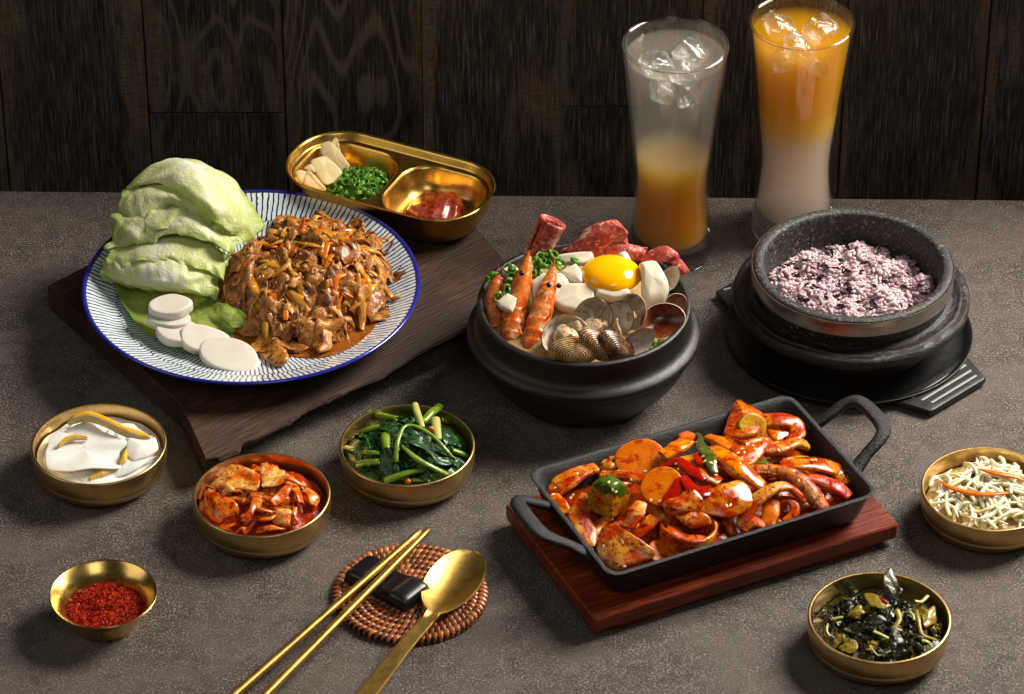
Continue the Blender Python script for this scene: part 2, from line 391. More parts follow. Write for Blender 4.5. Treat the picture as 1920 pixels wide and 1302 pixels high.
dr = g.math('ABSOLUTE', g.math('SUBTRACT', g.math('ADD', rad, g.math('MULTIPLY', wob2, .9)), 10.7))
fat = g.math('MULTIPLY', g.math('SUBTRACT', 1.0, g.math('MINIMUM', g.math('MULTIPLY', dr, 3.4), 1.0)), .13)
wid = g.math('ADD', g.math('MULTIPLY_ADD', wob2, .14, .19), fat)
stroke = g.math('MULTIPLY', g.math('SUBTRACT', wid, tri), 14.0); stroke = g.math('MINIMUM', g.math('MAXIMUM', stroke, 0.0), 1.0)
ink = g.ramp(g.noise(v, 2.5, 3, .6), [(.35, (20, 25, 50)), (.7, (40, 52, 104))])
white = g.ramp(g.noise(v, .5, 3, .5), [(.3, (196, 208, 214)), (.7, (214, 220, 220))])
col = g.mix(stroke, white, ink)
rim = g.math('GREATER_THAN', g.math('ADD', rad, g.math('MULTIPLY', wob2, .15)), PR-.34)
col = g.mix(rim, col, (38, 44, 140))
out_ = g.math('LESS_THAN', sx.outputs[2], 0.0)
g.B(Base_Color=col, Roughness=.12, Coat_Weight=.4, Coat_Roughness=.05, Specular_IOR_Level=.5)
M_PLATE = g.m
g = G('blue_rim_glaze'); g.B(Base_Color=lin((34, 40, 134)), Roughness=.15, Coat_Weight=.4); M_BLUE = g.m
plate = thing('striped_plate', 'large round plate with thin navy stripes and a cobalt blue rim', 'plate', PC)
pp = [(0, .12), (6.5, .12), (6.7, 0), (7.4, 0), (7.6, .2), (9.5, .7), (11.8, 1.55), (13.0, 2.18), (13.32, 2.34)]
pin = [(13.34, 2.5), (13.0, 2.42), (12.4, 2.12), (11.2, 1.5), (9.8, .98), (8.5, .66), (7, .55), (4, .5), (0, .5)]
obj('dish', lathe(pp+pin, 144, PC), M_PLATE, plate, sharp=60)
a = np.linspace(0, 2*math.pi, 8, endpoint=False)
rimring = lathe([(13.28+.17*math.cos(t), 2.45+.14*math.sin(t)) for t in np.linspace(0, 2*math.pi, 13)], 144, PC)
obj('rim', rimring, M_BLUE, plate)
def plate_z(x, y):
    r = np.hypot(np.asarray(x)-PC[0], np.asarray(y)-PC[1])
    pi_ = pin[::-1]; return BT+np.interp(r, [q[0] for q in pi_], [q[1] for q in pi_])

# ------------------------------------------------------------------ brass bowls
def brass_bowl(c, label):
    x, y = c[0], c[1]
    pr = [(0, .18), (3.3, .18), (3.5, 0), (3.9, .02), (4.25, .2), (4.72, .62), (4.98, 1.05), (5.07, 1.36), (5.045, 1.42), (5.09, 1.48), (5.15, 2.1), (5.17, 2.86), (5.15, 2.97), (5.08, 3.02), (4.99, 3.0), (4.94, 2.9),
          (4.93, 2.1), (4.85, 1.3), (4.6, .85), (4.1, .55), (3.4, .42), (0, .4)]
    return obj('brass_bowl', lathe(pr, 96, (x, y, 0)), M_BRASS, label=label, cat='bowl', group='brass side dish bowls', sharp=50)
BOWLS = {'sal': P(185, 832, 3), 'kim': P(490.5, 927, 3), 'spi': P(763.5, 834, 3), 'wak': P(1649, 1157, 3), 'spr': P(1856, 916, 3)}
brass_bowl(BOWLS['sal'], 'brass bowl of white radish slices and yellow peel, left of the wooden board')
brass_bowl(BOWLS['kim'], 'brass bowl holding red kimchi in front of the wooden board corner')
brass_bowl(BOWLS['spi'], 'brass bowl holding dark green cooked greens')
brass_bowl(BOWLS['wak'], 'brass bowl holding dark seaweed in front of the red wooden board')
brass_bowl(BOWLS['spr'], 'brass bowl holding pale bean sprouts, cut off by the right edge')
CB = P(193.5, 1114, 2.7)
obj('sauce_dish', lathe([(0, .12), (1.9, .12), (2.0, 0), (2.25, .02), (2.4, .3), (2.75, 1.1), (3.2, 1.9), (3.75, 2.52), (3.93, 2.7), (3.9, 2.78), (3.8, 2.74), (3.5, 2.45), (3.08, 1.95), (2.62, 1.1), (2.3, .55), (1.9, .42), (0, .4)], 96, (CB[0], CB[1], 0), smooth=52),
    M_BRASS2, label='small flared gold dish filled with red chilli flakes', cat='dish', sharp=60)

# ------------------------------------------------------------------ two-compartment gold tray
TZ = 6.0
f0, f1 = P(545, 345, TZ), P(790, 411, TZ); TA = math.atan2(f1[1]-f0[1], f1[0]-f0[0])
TC = P(731, 329, TZ)[:2]
tray = thing('divided_tray', 'oval gold tray with two compartments behind the striped plate', 'tray', (TC[0], TC[1], BT))
THX, THY, TR = 8.95, 4.75, 4.2
def trr(hx, hy, r, z): return rr(hx, hy, r, z, TC, TA, 12)
sh = [trr(6.6, 2.6, 2.2, BT+.05), trr(7.2, 3.1, 2.6, BT+.1), trr(8.0, 3.85, 3.3, BT+.75), trr(8.5, 4.3, 3.8, BT+1.7), trr(8.72, 4.52, 4.0, TZ-.6), trr(THX-.06, THY-.06, TR, TZ-.12), trr(THX, THY, TR, TZ), trr(THX-.04, THY-.04, TR, TZ+.07), trr(THX-.15, THY-.15, TR-.1, TZ+.06),
      trr(THX-.3, THY-.3, TR-.2, TZ-.12), trr(THX-.42, THY-.42, TR-.3, TZ-.55), trr(THX-.5, THY-.5, TR-.35, TZ-.68), trr(THX-.62, THY-.62, TR-.4, TZ-.72)]
body = obj('tray_body', loft(sh, True, False), M_TRAYGOLD, tray, sharp=60)
ca, sa = math.cos(TA), math.sin(TA)
def wc(lx, ly): return (TC[0]+lx*ca-ly*sa, TC[1]+lx*sa+ly*ca)
WL = (-4.25, 3.75, 3.72); WR = (4.25, 3.75, 3.72)
def well(lx, hx, hy, r): return [rr(hx+.16, hy+.14, r, TZ-.72, wc(lx, 0), TA, 10), rr(hx+.06, hy+.05, r, TZ-.78, wc(lx, 0), TA, 10), rr(hx-.02, hy-.02, r, TZ-.95, wc(lx, 0), TA, 10), rr(hx-.3, hy-.3, r-.2, TZ-1.9, wc(lx, 0), TA, 10), rr(hx-.55, hy-.5, r-.35, TZ-2.5, wc(lx, 0), TA, 10), rr(hx-.95, hy-.9, r-.5, TZ-2.85, wc(lx, 0), TA, 10), rr(hx-1.5, hy-1.4, r-.8, TZ-2.95, wc(lx, 0), TA, 10)]
wl = well(-4.1, 3.85, 3.75, 2.5); wr_ = well(4.15, 3.75, 3.75, 2.5)
bm = bmesh.new(); allv = []
for loop in (sh[-1], wl[0], wr_[0]):
    vs_ = [bm.verts.new(p) for p in loop]
    for i in range(len(vs_)): bm.edges.new((vs_[i], vs_[(i+1) % len(vs_)]))
bmesh.ops.triangle_fill(bm, use_beauty=True, use_dissolve=False, edges=bm.edges[:])
bm.verts.index_update()
led = (np.array([v_.co[:] for v_ in bm.verts]), [tuple(v_.index for v_ in f.verts) for f in bm.faces], None); bm.free()
obj('divider_ledge', led, M_TRAYGOLD, tray, smooth=False)
obj('compartment', loft(wl, False, True), M_TRAYGOLD, tray, sharp=70)
obj('compartment', loft(wr_, False, True), M_TRAYGOLD, tray, sharp=70)

# ------------------------------------------------------------------ black earthenware pot
KP = P(1093, 721, 0)
g = G('black_earthenware'); v = g.coords(False); nb = g.noise(v, 1.2, 4, .6); nf = g.noise(v, 14, 3, .6)
g.B(Base_Color=g.ramp(nb, [(.3, (20, 17, 17)), (.7, (34, 30, 29))]), Roughness=g.math('MULTIPLY_ADD', nb, .28, .26), Normal=g.bump(g.math('ADD', nf, g.math('MULTIPLY', nb, 1.5)), .0006, .5), Specular_IOR_Level=.5)
M_POT = g.m
obj('earthenware_pot', lathe([(0, 0), (5.6, 0), (5.9, .15), (6.9, 1.3), (7.9, 2.6), (8.5, 3.9), (8.65, 4.6), (8.75, 4.75), (9.0, 4.85), (9.14, 5.05), (9.12, 5.35), (8.9, 5.6), (8.55, 5.85), (8.32, 6.3), (8.3, 7.2), (8.36, 7.7), (8.3, 7.92), (8.1, 8.0), (7.9, 7.92), (7.72, 7.5), (7.6, 6.6), (7.3, 5.2), (6.3, 2.2), (5, 1.2), (0, 1.0)], 120, (KP[0], KP[1], 0), smooth=110),
    M_POT, label='black earthenware pot with a flanged rim full of seafood and tofu stew', cat='pot')

# ------------------------------------------------------------------ stone rice pot on its black trivet
SP = np.array([26.98, 1.0, 0])
g = G('black_plastic_trivet'); v = g.coords(False); g.B(Base_Color=lin((14, 15, 16)), Roughness=g.math('MULTIPLY_ADD', g.noise(v, 2, 4, .6), .3, .3), Normal=g.bump(g.noise(v, 9, 3), .0003, .5)); M_TRIV = g.m
g = G('trivet_slot'); g.B(Base_Color=lin((128, 126, 122)), Roughness=.35); M_SLOT = g.m
triv = thing('trivet_tray', 'black round trivet with slotted handles under the stone pot', 'trivet', (SP[0], SP[1], 0))
obj('trivet_dish', lathe([(0, 0), (8.6, 0), (9.3, .2), (9.75, .7), (9.9, .95), (9.82, 1.02), (9.55, .9), (9.1, .55), (8.4, .42), (7.2, .4), (0, .4)], 96, SP, smooth=40), M_TRIV, triv)
def quad_handle(corn, z, th, slots, nm):
    q = np.array([P(x, y, z)[:2] for x, y in corn]); ce = q.mean(0)
    dens = np.vstack([q[i]*(1-t)+q[(i+1) % 4]*t for i in range(4) for t in np.linspace(0.04, .96, 6)])
    h = obj('handle', slab(dens, th, .12, (0, 0, z-th)), M_TRIV, triv, sharp=40)
    for (a_, b_) in slots:
        p0, p1 = P(*a_, z), P(*b_, z); d = (p1-p0); L = np.linalg.norm(d); an_ = math.atan2(d[1], d[0]); m_ = (p0+p1)/2
        vf = loft([rr(L/2, .11, .1, z-.02, m_, an_, 4), rr(L/2, .11, .1, z+.035, m_, an_, 4), rr(L/2-.04, .07, .06, z+.05, m_, an_, 4)])
        sub('rib', vf, M_SLOT, h, sharp=40)
def Zs(x, y): return (1330+x/3.1, 370+y/3.1)
quad_handle([Zs(1490, 915), Zs(1612, 1050), Zs(1290, 1245), Zs(1060, 1175)], .75, .55, [(Zs(1175, 1168), Zs(1490, 975)), (Zs(1232, 1182), Zs(1522, 1006)), (Zs(1288, 1196), Zs(1552, 1036))], 0)
quad_handle([Zs(35, 545), Zs(140, 660), Zs(260, 600), Zs(160, 480)], .75, .5, [(Zs(80, 540), Zs(125, 528))], 1)
g = G('speckled_granite'); v = g.coords(False); vo = g.n('TexVoronoi', {'Vector': v, 'Scale': 5.5}); n1 = g.noise(v, 3.6, 4, .75); n2 = g.noise(v, .7, 3)
c = g.ramp(n1, [(.38, (8, 8, 8)), (.52, (28, 28, 27)), (.62, (86, 84, 78)), (.72, (160, 155, 145))])
c = g.mix(g.ramp(g.noise(v, 1.6, 4, .7), [(.56, 0.0), (.66, .7)]), c, (72, 52, 36))
c = g.mix(g.ramp(n2, [(.4, 0.0), (.7, .5)]), c, (30, 29, 28))
g.B(Base_Color=c, Roughness=g.math('MULTIPLY_ADD', n1, .4, .3), Normal=g.bump(n1, .0012, .8)); M_GRAN = g.m
g = G('worn_stone_stand'); v = g.coords(False); st = g.n('Mapping', {'Vector': v, 'Scale': (.7, .7, 5)}).outputs[0]
n1 = g.noise(st, 1.4, 5, .7, .3); n2 = g.noise(v, 1.0, 4, .6)
c = g.ramp(n1, [(.32, (10, 9, 8)), (.52, (32, 26, 23)), (.68, (78, 62, 54)), (.82, (136, 116, 104))]); c = g.mix(g.ramp(n2, [(.38, .0), (.62, .9)]), c, (24, 21, 20))
g.B(Base_Color=c, Roughness=g.math('MULTIPLY_ADD', n1, .4, .25), Normal=g.bump(g.math('ADD', n1, n2), .002, .7)); M_STAND = g.m
M_BAND = metal('steel_band', (188, 180, 170), .26, (1, 1, 40), .0004)
sp_ = thing('stone_rice_pot', 'speckled black stone pot with a steel band holding purple rice', 'pot', (SP[0], SP[1], .45))
stand = lathe([(0, .45), (6.2, .45), (6.5, .6), (7.4, 1.8), (8.5, 3.2), (9.2, 3.7), (9.42, 4.0), (9.4, 4.6), (9.2, 4.78), (8.8, 4.72), (8.66, 4.86), (8.4, 4.8), (8.2, 4.66), (7.9, 4.7), (7.6, 4.8), (7.4, 4.6)], 120, SP)
stand = (stand[0]+wn(stand[0], 1.4, 3)*np.array([.035, .035, .02]), stand[1], None)
obj('stand', stand, M_STAND, sp_, sharp=50)
obj('stone_body', lathe([(7.2, 3.5), (7.45, 4.2), (7.65, 5.2), (7.78, 6.0), (7.9, 7.2), (7.82, 7.42), (7.6, 7.5), (7.25, 7.46), (7.05, 7.28), (6.92, 6.8), (6.75, 5.4), (6.4, 4.0), (5.4, 2.6), (4, 2.1), (0, 2.0)], 120, SP, smooth=60), M_GRAN, sp_)
obj('steel_band', lathe([(7.8, 6.0), (7.93, 5.98), (8.0, 6.05), (8.06, 7.2), (8.02, 7.3), (7.94, 7.3), (7.88, 7.2)], 120, SP), M_BAND, sp_, sharp=40)

# ------------------------------------------------------------------ cast-iron pan on a red wooden board
PANC = np.array([14.17, -24.0]); PANA = math.atan2(9.81, 20.26); PBT = 2.0
M_REDWOOD = woodmat('red_brown_wood', PANA, (66, 20, 8), (128, 50, 22), (176, 88, 44), .42, 4.0, .10, .0006, (84, 28, 14))
def prr(hx, hy, r, z, n=7): return rr(hx, hy, r, z, PANC, PANA, n)
wb = thing('serving_board', 'red brown wooden board under the cast iron pan', 'serving board', (PANC[0], PANC[1], 0))
obj('board_top', loft([prr(12.5, 7.3, .25, .62), prr(12.66, 7.44, .3, .7), prr(12.72, 7.5, .32, 1.0), prr(12.72, 7.5, .32, PBT-.14), prr(12.62, 7.4, .3, PBT)]), M_REDWOOD, wb, sharp=30)
for s in (-1, 1):
    cx = PANC+s*8.6*np.array([math.cos(PANA), math.sin(PANA)])
    obj('foot', loft([rr(2.0, 7.1, .15, 0.01, cx, PANA), rr(2.6, 7.2, .15, .66, cx, PANA)]), M_REDWOOD, wb, sharp=30)
g = G('cast_iron'); v = g.coords(False); nf = g.noise(v, 8, 4, .7); nm_ = g.noise(v, 1.0, 3)
g.B(Base_Color=g.ramp(nm_, [(.3, (9, 9, 9)), (.7, (18, 17, 17))]), Roughness=g.math('MULTIPLY_ADD', nm_, .2, .32), Normal=g.bump(nf, .0014, .8), Specular_IOR_Level=.55); M_IRON = g.m
pan = thing('cast_iron_pan', 'rectangular black cast iron pan with two loop handles full of spicy squid', 'pan', (PANC[0], PANC[1], PBT))
PZ = 5.0
obj('pan_body', loft([prr(9.9, 5.6, 1.2, PBT), prr(10.25, 5.95, 1.3, PBT+.12), prr(10.55, 6.25, 1.3, PBT+.6), prr(11.02, 6.72, 1.15, PZ-.3), prr(11.2, 6.9, 1.1, PZ-.16), prr(11.28, 6.98, 1.1, PZ-.05), prr(11.22, 6.92, 1.05, PZ), prr(11.0, 6.7, 1.0, PZ), prr(10.9, 6.6, .95, PZ-.08), prr(10.7, 6.4, .95, PZ-.6), prr(10.25, 5.95, 1.0, PBT+.7), prr(9.95, 5.65, 1.0, PBT+.42), prr(9.4, 5.1, .8, PBT+.36)]), M_IRON, pan, sharp=50)
def panp(lx, ly, z): return np.array([PANC[0]+lx*math.cos(PANA)-ly*math.sin(PANA), PANC[1]+lx*math.sin(PANA)+ly*math.cos(PANA), z])
def pan_local(p): d = np.asarray(p)[:2]-PANC; return d@np.array([math.cos(PANA), math.sin(PANA)]), d@np.array([-math.sin(PANA), math.cos(PANA)])
for s in (-1, 1):
    k = lambda lx, ly, z: panp(s*lx, ly, z)
    pth = [k(10.95, 3.3, 4.3), k(11.5, 3.05, 4.6), k(12.5, 2.75, 5.4), k(13.6, 2.55, 6.15), k(14.35, 1.9, 6.55), k(14.55, 0, 6.65), k(14.35, -1.9, 6.55), k(13.6, -2.55, 6.15), k(12.5, -2.75, 5.4), k(11.5, -3.05, 4.6), k(10.95, -3.3, 4.3)]
    obj('handle', tube(pth, [.72, .56, .5, .52, .58, .6, .58, .52, .5, .56, .72], 14, 46, flat=.62, sq=2.6), M_IRON, pan)

# ------------------------------------------------------------------ rattan coaster, chopstick rest, chopsticks, spoon
CO = P(769, 1112, .35); CO[2] = 0; CR = 5.62
g = G('rattan'); v = g.coords(); n1 = g.noise(v, 2.2, 3, .6); oi = g.n('ObjectInfo')
c = g.ramp(g.math('ADD', g.math('MULTIPLY', n1, .6), g.math('MULTIPLY', oi.outputs['Random'], .4)), [(.25, (84, 40, 16)), (.5, (142, 76, 34)), (.75, (186, 116, 62))])
g.B(Base_Color=c, Roughness=.34, Coat_Weight=.2, Coat_Roughness=.15, Normal=g.bump(g.noise(v, 8, 2), .0004, .6)); M_RATTAN = g.m
g = G('rattan_core'); g.B(Base_Color=lin((58, 28, 14)), Roughness=.5); M_RCORE = g.m
coa = thing('rattan_coaster', 'round woven rattan coaster under the spoon and chopstick rest', 'coaster', CO)
rings = [CR-.3-.6*i for i in range(9)]
core = []
for r in rings: core.append(lathe([(r+.15*math.cos(t), .3+.15*math.sin(t)) for t in np.linspace(0, 2*math.pi, 9)], 64, CO))
obj('coil', join(*core), M_RCORE, coa)
seg = []                                      # each woven strand climbs over its coil and tucks under the next one
for i, r in enumerate(rings):
    nseg = max(8, int(2*math.pi*r/.46))
    for k in range(nseg):
        t0 = 2*math.pi*(k+.5*(i % 2))/nseg; dt = 2*math.pi/nseg
        def pt(rr_, tt, z): return np.array([CO[0]+rr_*math.cos(tt), CO[1]+rr_*math.sin(tt), z])
        w = .40 if i else .44
        pth = [pt(r+.38, t0-.3*dt, .2), pt(r+.25, t0-.1*dt, .47), pt(r, t0+.18*dt, .58), pt(r-.25, t0+.46*dt, .47), pt(r-.38, t0+.66*dt, .2)]
        if i == 0: pth = [pt(r+.26, t0-.2*dt, .06)]+pth
        seg.append((np.linalg.norm(pth[2]-CAM), i, pth, w))
front = sorted(seg, key=lambda q: (q[1] > 4, q[0]))
hide = []
for k, (d_, i, pth, w) in enumerate(front):
    vf = tube(pth, w*.5, 6, 7, flat=.36, sq=2.3, endr=.3)
    if k < 290: obj('strand', vf, M_RATTAN, coa)
    else: hide.append(vf)
obj('woven_strands', join(*hide), M_RATTAN, coa, kind='stuff')

g = G('black_ceramic'); v = g.coords(False); g.B(Base_Color=lin((18, 17, 17)), Roughness=g.math('MULTIPLY_ADD', g.noise(v, 1.5, 3), .2, .22), Normal=g.bump(g.noise(v, 10, 3), .0002, .5)); M_REST = g.m
def Zc(x, y, z): return Q('coa', x, y, z)
e0, e1 = Zc(350, 350, 1.6), Zc(640, 500, 1.6); RA = math.atan2(e1[1]-e0[1], e1[0]-e0[0]); RC_ = Zc(492, 430, 1.75)
RZ = .56; RT = 1.75
rings_ = [rr(2.65, 1.18, .35, RZ, RC_, RA, 6), rr(2.78, 1.3, .4, RZ+.2, RC_, RA, 6), rr(2.72, 1.26, .4, RZ+.9, RC_, RA, 6), rr(2.62, 1.18, .36, RT-.12, RC_, RA, 6), rr(2.5, 1.06, .3, RT, RC_, RA, 6)]
for s_ in (.8, .6, .4, .2): rings_.append(rr(2.5*s_, 1.06*s_, .3*s_, RT, RC_, RA, 6))
# densify the sides lengthways through a grid instead of the loop: a smooth saddle pressed into the top
nl, nw = 40, 22
def rest_fn():
    U = np.linspace(-1, 1, nl); W = np.linspace(-1, 1, nw); V = []; 
    for zlev in (0, 1):
        for u_ in U:
            for w_ in W:
                x_ = 3.0*np.sign(u_)*abs(u_)**.9; y_ = 1.5*np.sign(w_)*abs(w_)**.9
                if zlev: z_ = RT-.34*max(0, 1-(x_/1.5)**2)**1.0-.22*abs(w_)**6-.28*abs(u_)**8; x_ *= .965; y_ *= .95
                else: z_ = RZ+.25*max(abs(u_)**8, abs(w_)**8)*.5
                V.append((RC_[0]+x_*math.cos(RA)-y_*math.sin(RA), RC_[1]+x_*math.sin(RA)+y_*math.cos(RA), z_))
    V = np.array(V); N = nl*nw; F = gridfaces(nl, nw, 0, True)+gridfaces(nl, nw, N)
    bd = [i*nw for i in range(nl)]+[(nl-1)*nw+j for j in range(1, nw)]+[i*nw+nw-1 for i in range(nl-2, -1, -1)]+[j for j in range(nw-2, 0, -1)]
    for k in range(len(bd)): a_, b_ = bd[k], bd[(k+1) % len(bd)]; F.append((a_, b_, b_+N, a_+N))
    return V, F, None
ro = obj('chopstick_rest', rest_fn(), M_REST, label='glossy black chopstick rest on the rattan coaster', cat='chopstick rest')
md = ro.modifiers.new('bevel', 'BEVEL'); md.width = .0022; md.segments = 3; md.limit_method = 'ANGLE'; md.angle_limit = math.radians(50)
for nm, (ax, ay), (bx, by), lab in (('a', (787, 997), (436, 1306), 'gold chopstick nearer the left, resting across the black rest'), ('b', (803, 994.5), (489, 1312), 'gold chopstick nearer the spoon, resting across the black rest')):
    p0, p1 = P(ax, ay, 2.75), P(bx, by, .95)
    d_ = p1-p0; p2 = p0+d_*1.32; p2[2] = p0[2]+d_[2]*1.32
    obj('chopstick', tube([p0, p0*.5+p2*.5, p2], [.24, .29, .35], 12, 24, flat=.92, sq=2.8, endr=.3), M_STEELGOLD, label=lab, cat='chopstick', group='pair of gold chopsticks')
tip, nk, en = P(886, 1036, 1.15), P(807, 1158, 1.15), P(689, 1302, .55)
dirv = (en-nk); en2 = nk+dirv*1.8
ax_ = np.array([tip, tip*.5+nk*.5, nk, nk*.6+en*.4, en, en2]); ax_[:, 2] = [1.25, .95, 1.2, 1.15, .62, .3]
def spoon_fn(U, Vv):
    m = 120; pc = smoothpath(ax_, m); t = np.linspace(0, 1, m)
    L = np.concatenate([[0], np.cumsum(np.linalg.norm(np.diff(pc, axis=0), axis=1))]); L /= L[-1]
    X = np.stack([np.interp(U, L, pc[:, k]) for k in range(3)], -1)
    T = (nk-tip); T[2] = 0; T /= np.linalg.norm(T); T2 = (en-nk); T2[2] = 0; T2 /= np.linalg.norm(T2)
    B1 = np.array([-T[1], T[0], 0]); B2 = np.array([-T2[1], T2[0], 0])
    Lb = np.linalg.norm((nk-tip)[:2])/np.sum(np.linalg.norm(np.diff(pc, axis=0), axis=1))
    s = U/Lb
    wb_ = np.sqrt(np.clip(1-((s-.47)/.475)**2, 0, 1))*2.05*(1+.06*(.47-s))
    wh = .5+.3*np.clip((s-1)/1.6, 0, 1)
    wd = np.where(s < .5, np.maximum(wb_, .02), (np.maximum(wb_, 0)**4+wh**4)**.25)
    v_ = (Vv-.5)*2; kk = np.clip((s-.8)/.4, 0, 1)[..., None]; B = B1*(1-kk)+B2*kk
    X = X+B*(wd*v_)[..., None]
    dep = np.clip(1-((s-.5)/.56)**2, 0, 1)*.72
    X[..., 2] += -dep*(1-v_**2)+dep*.55-.06*(1-v_**2)*(s > 1)*0
    return X
sp_o = obj('spoon', sheet(lambda U, V_: spoon_fn(U**1.35, V_), 130, 25, .17, .8, 12), M_STEELGOLD, sharp=40, label='brushed gold spoon lying on the coaster edge', cat='spoon')
# ------------------------------------------------------------------ two iced drinks
sc.cycles.volume_bounces = 6; sc.cycles.transparent_max_bounces = 64; sc.cycles.max_bounces = 24; sc.cycles.volume_step_rate = 1.0
g = G('clear_glass'); g.B(Base_Color=(1, 1, 1, 1), Roughness=.0, Transmission_Weight=1.0, IOR=1.45); M_BASE = g.m
def thinglass(name, mist):
    """thin clear wall: clear transmission and Fresnel reflection, plus a film of condensation"""
    g = G(name); v = g.coords(False); tr = g.n('BsdfTransparent', {'Color': (.97, .97, .96, 1)}); gl = g.n('BsdfGlossy', {'Roughness': .02})
    fr = g.n('Fresnel', {'IOR': g.math('MULTIPLY_ADD', g.n('NewGeometry').outputs['Backfacing'], 1/1.5-1.5, 1.5)}); m1 = g.n('MixShader', {0: fr.outputs[0], 1: tr.outputs[0], 2: gl.outputs[0]}); o = m1
    if mist:
        d = g.n('BsdfDiffuse', {'Color': (.8, .76, .68, 1)}); t2 = g.n('BsdfTranslucent', {'Color': (.8, .76, .68, 1)}); md = g.n('MixShader', {0: .6, 1: d.outputs[0], 2: t2.outputs[0]})
        n = g.math('MULTIPLY', g.ramp(g.noise(v, 1.1, 5, .7), [(.3, .4), (.7, 1.0)]), g.ramp(g.noise(v, 14, 2, .6), [(.38, .45), (.58, 1.0)]))
        o = g.n('MixShader', {0: g.math('MULTIPLY', n, mist), 1: m1.outputs[0], 2: md.outputs[0]})
    g.t.links.new(o.outputs[0], g.out.inputs[0]); return g.m
M_GLASS = thinglass('clear_thin_glass', .015)
M_MIST = thinglass('misted_thin_glass', .04)
def vol(name, col, dens, top=False, aniso=.15):
    g = G(name)
    pv = g.n('VolumePrincipled', {'Color': (*col, 1), 'Density': dens, 'Anisotropy': aniso}); g.t.links.new(pv.outputs[0], g.out.inputs['Volume'])
    tr = g.n('BsdfTransparent', {'Color': (1, 1, 1, 1)})
    if top:
        gl = g.n('BsdfGlossy', {'Roughness': .03}); fr = g.n('Fresnel', {'IOR': g.math('MULTIPLY_ADD', g.n('NewGeometry').outputs['Backfacing'], 1/1.33-1.33, 1.33)}); m1 = g.n('MixShader', {0: fr.outputs[0], 1: tr.outputs[0], 2: gl.outputs[0]}); g.t.links.new(m1.outputs[0], g.out.inputs[0])
    else: g.t.links.new(tr.outputs[0], g.out.inputs[0])
    return g.m
g = G('ice'); v = g.coords()
tr = g.n('BsdfTransparent', {'Color': (.96, .97, .97, 1)}); gl = g.n('BsdfGlossy', {'Roughness': .05, 'Normal': g.bump(g.noise(v, 1.6, 3), .004, .7)}); lw = g.n('LayerWeight', {'Blend': .5})
m1 = g.n('MixShader', {0: g.math('MULTIPLY_ADD', g.math('POWER', lw.outputs[1], 2.0), .5, .06), 1: tr.outputs[0], 2: gl.outputs[0]})
df = g.n('BsdfTranslucent', {'Color': (.85, .84, .8, 1)}); m2 = g.n('MixShader', {0: g.ramp(g.noise(v, .9, 3), [(.45, .04), (.7, .4)]), 1: m1.outputs[0], 2: df.outputs[0]})
g.t.links.new(m2.outputs[0], g.out.inputs[0]); M_ICE = g.m
OUT = [(0, 0), (3.0, 0), (3.25, .12), (3.38, .5), (3.36, 1.6), (3.24, 3.2), (3.08, 5.0), (3.0, 6.6), (3.06, 8.0), (3.25, 10), (3.55, 13.2), (3.9, 16.6), (4.2, 19.4), (4.27, 20.0)]
RI = [(0, 1.75), (2.2, 1.8), (2.85, 1.95), (3.06, 2.4), (3.0, 3.4), (2.86, 5.0), (2.78, 6.6), (2.84, 8.0), (3.03, 10), (3.34, 13.2), (3.7, 16.6), (4.0, 19.4), (4.07, 19.95)]
def inner_r(z): return np.interp(z, [q[1] for q in RI[1:]], [q[0] for q in RI[1:]])
def fixn(o):
    bm = bmesh.new(); bm.from_mesh(o.data); bmesh.ops.remove_doubles(bm, verts=bm.verts, dist=1e-6); bmesh.ops.recalc_face_normals(bm, faces=bm.faces); bm.to_mesh(o.data); bm.free()
    o.data.polygons.foreach_set('use_smooth', [True]*len(o.data.polygons)); o.data.set_sharp_from_angle(angle=math.radians(50))
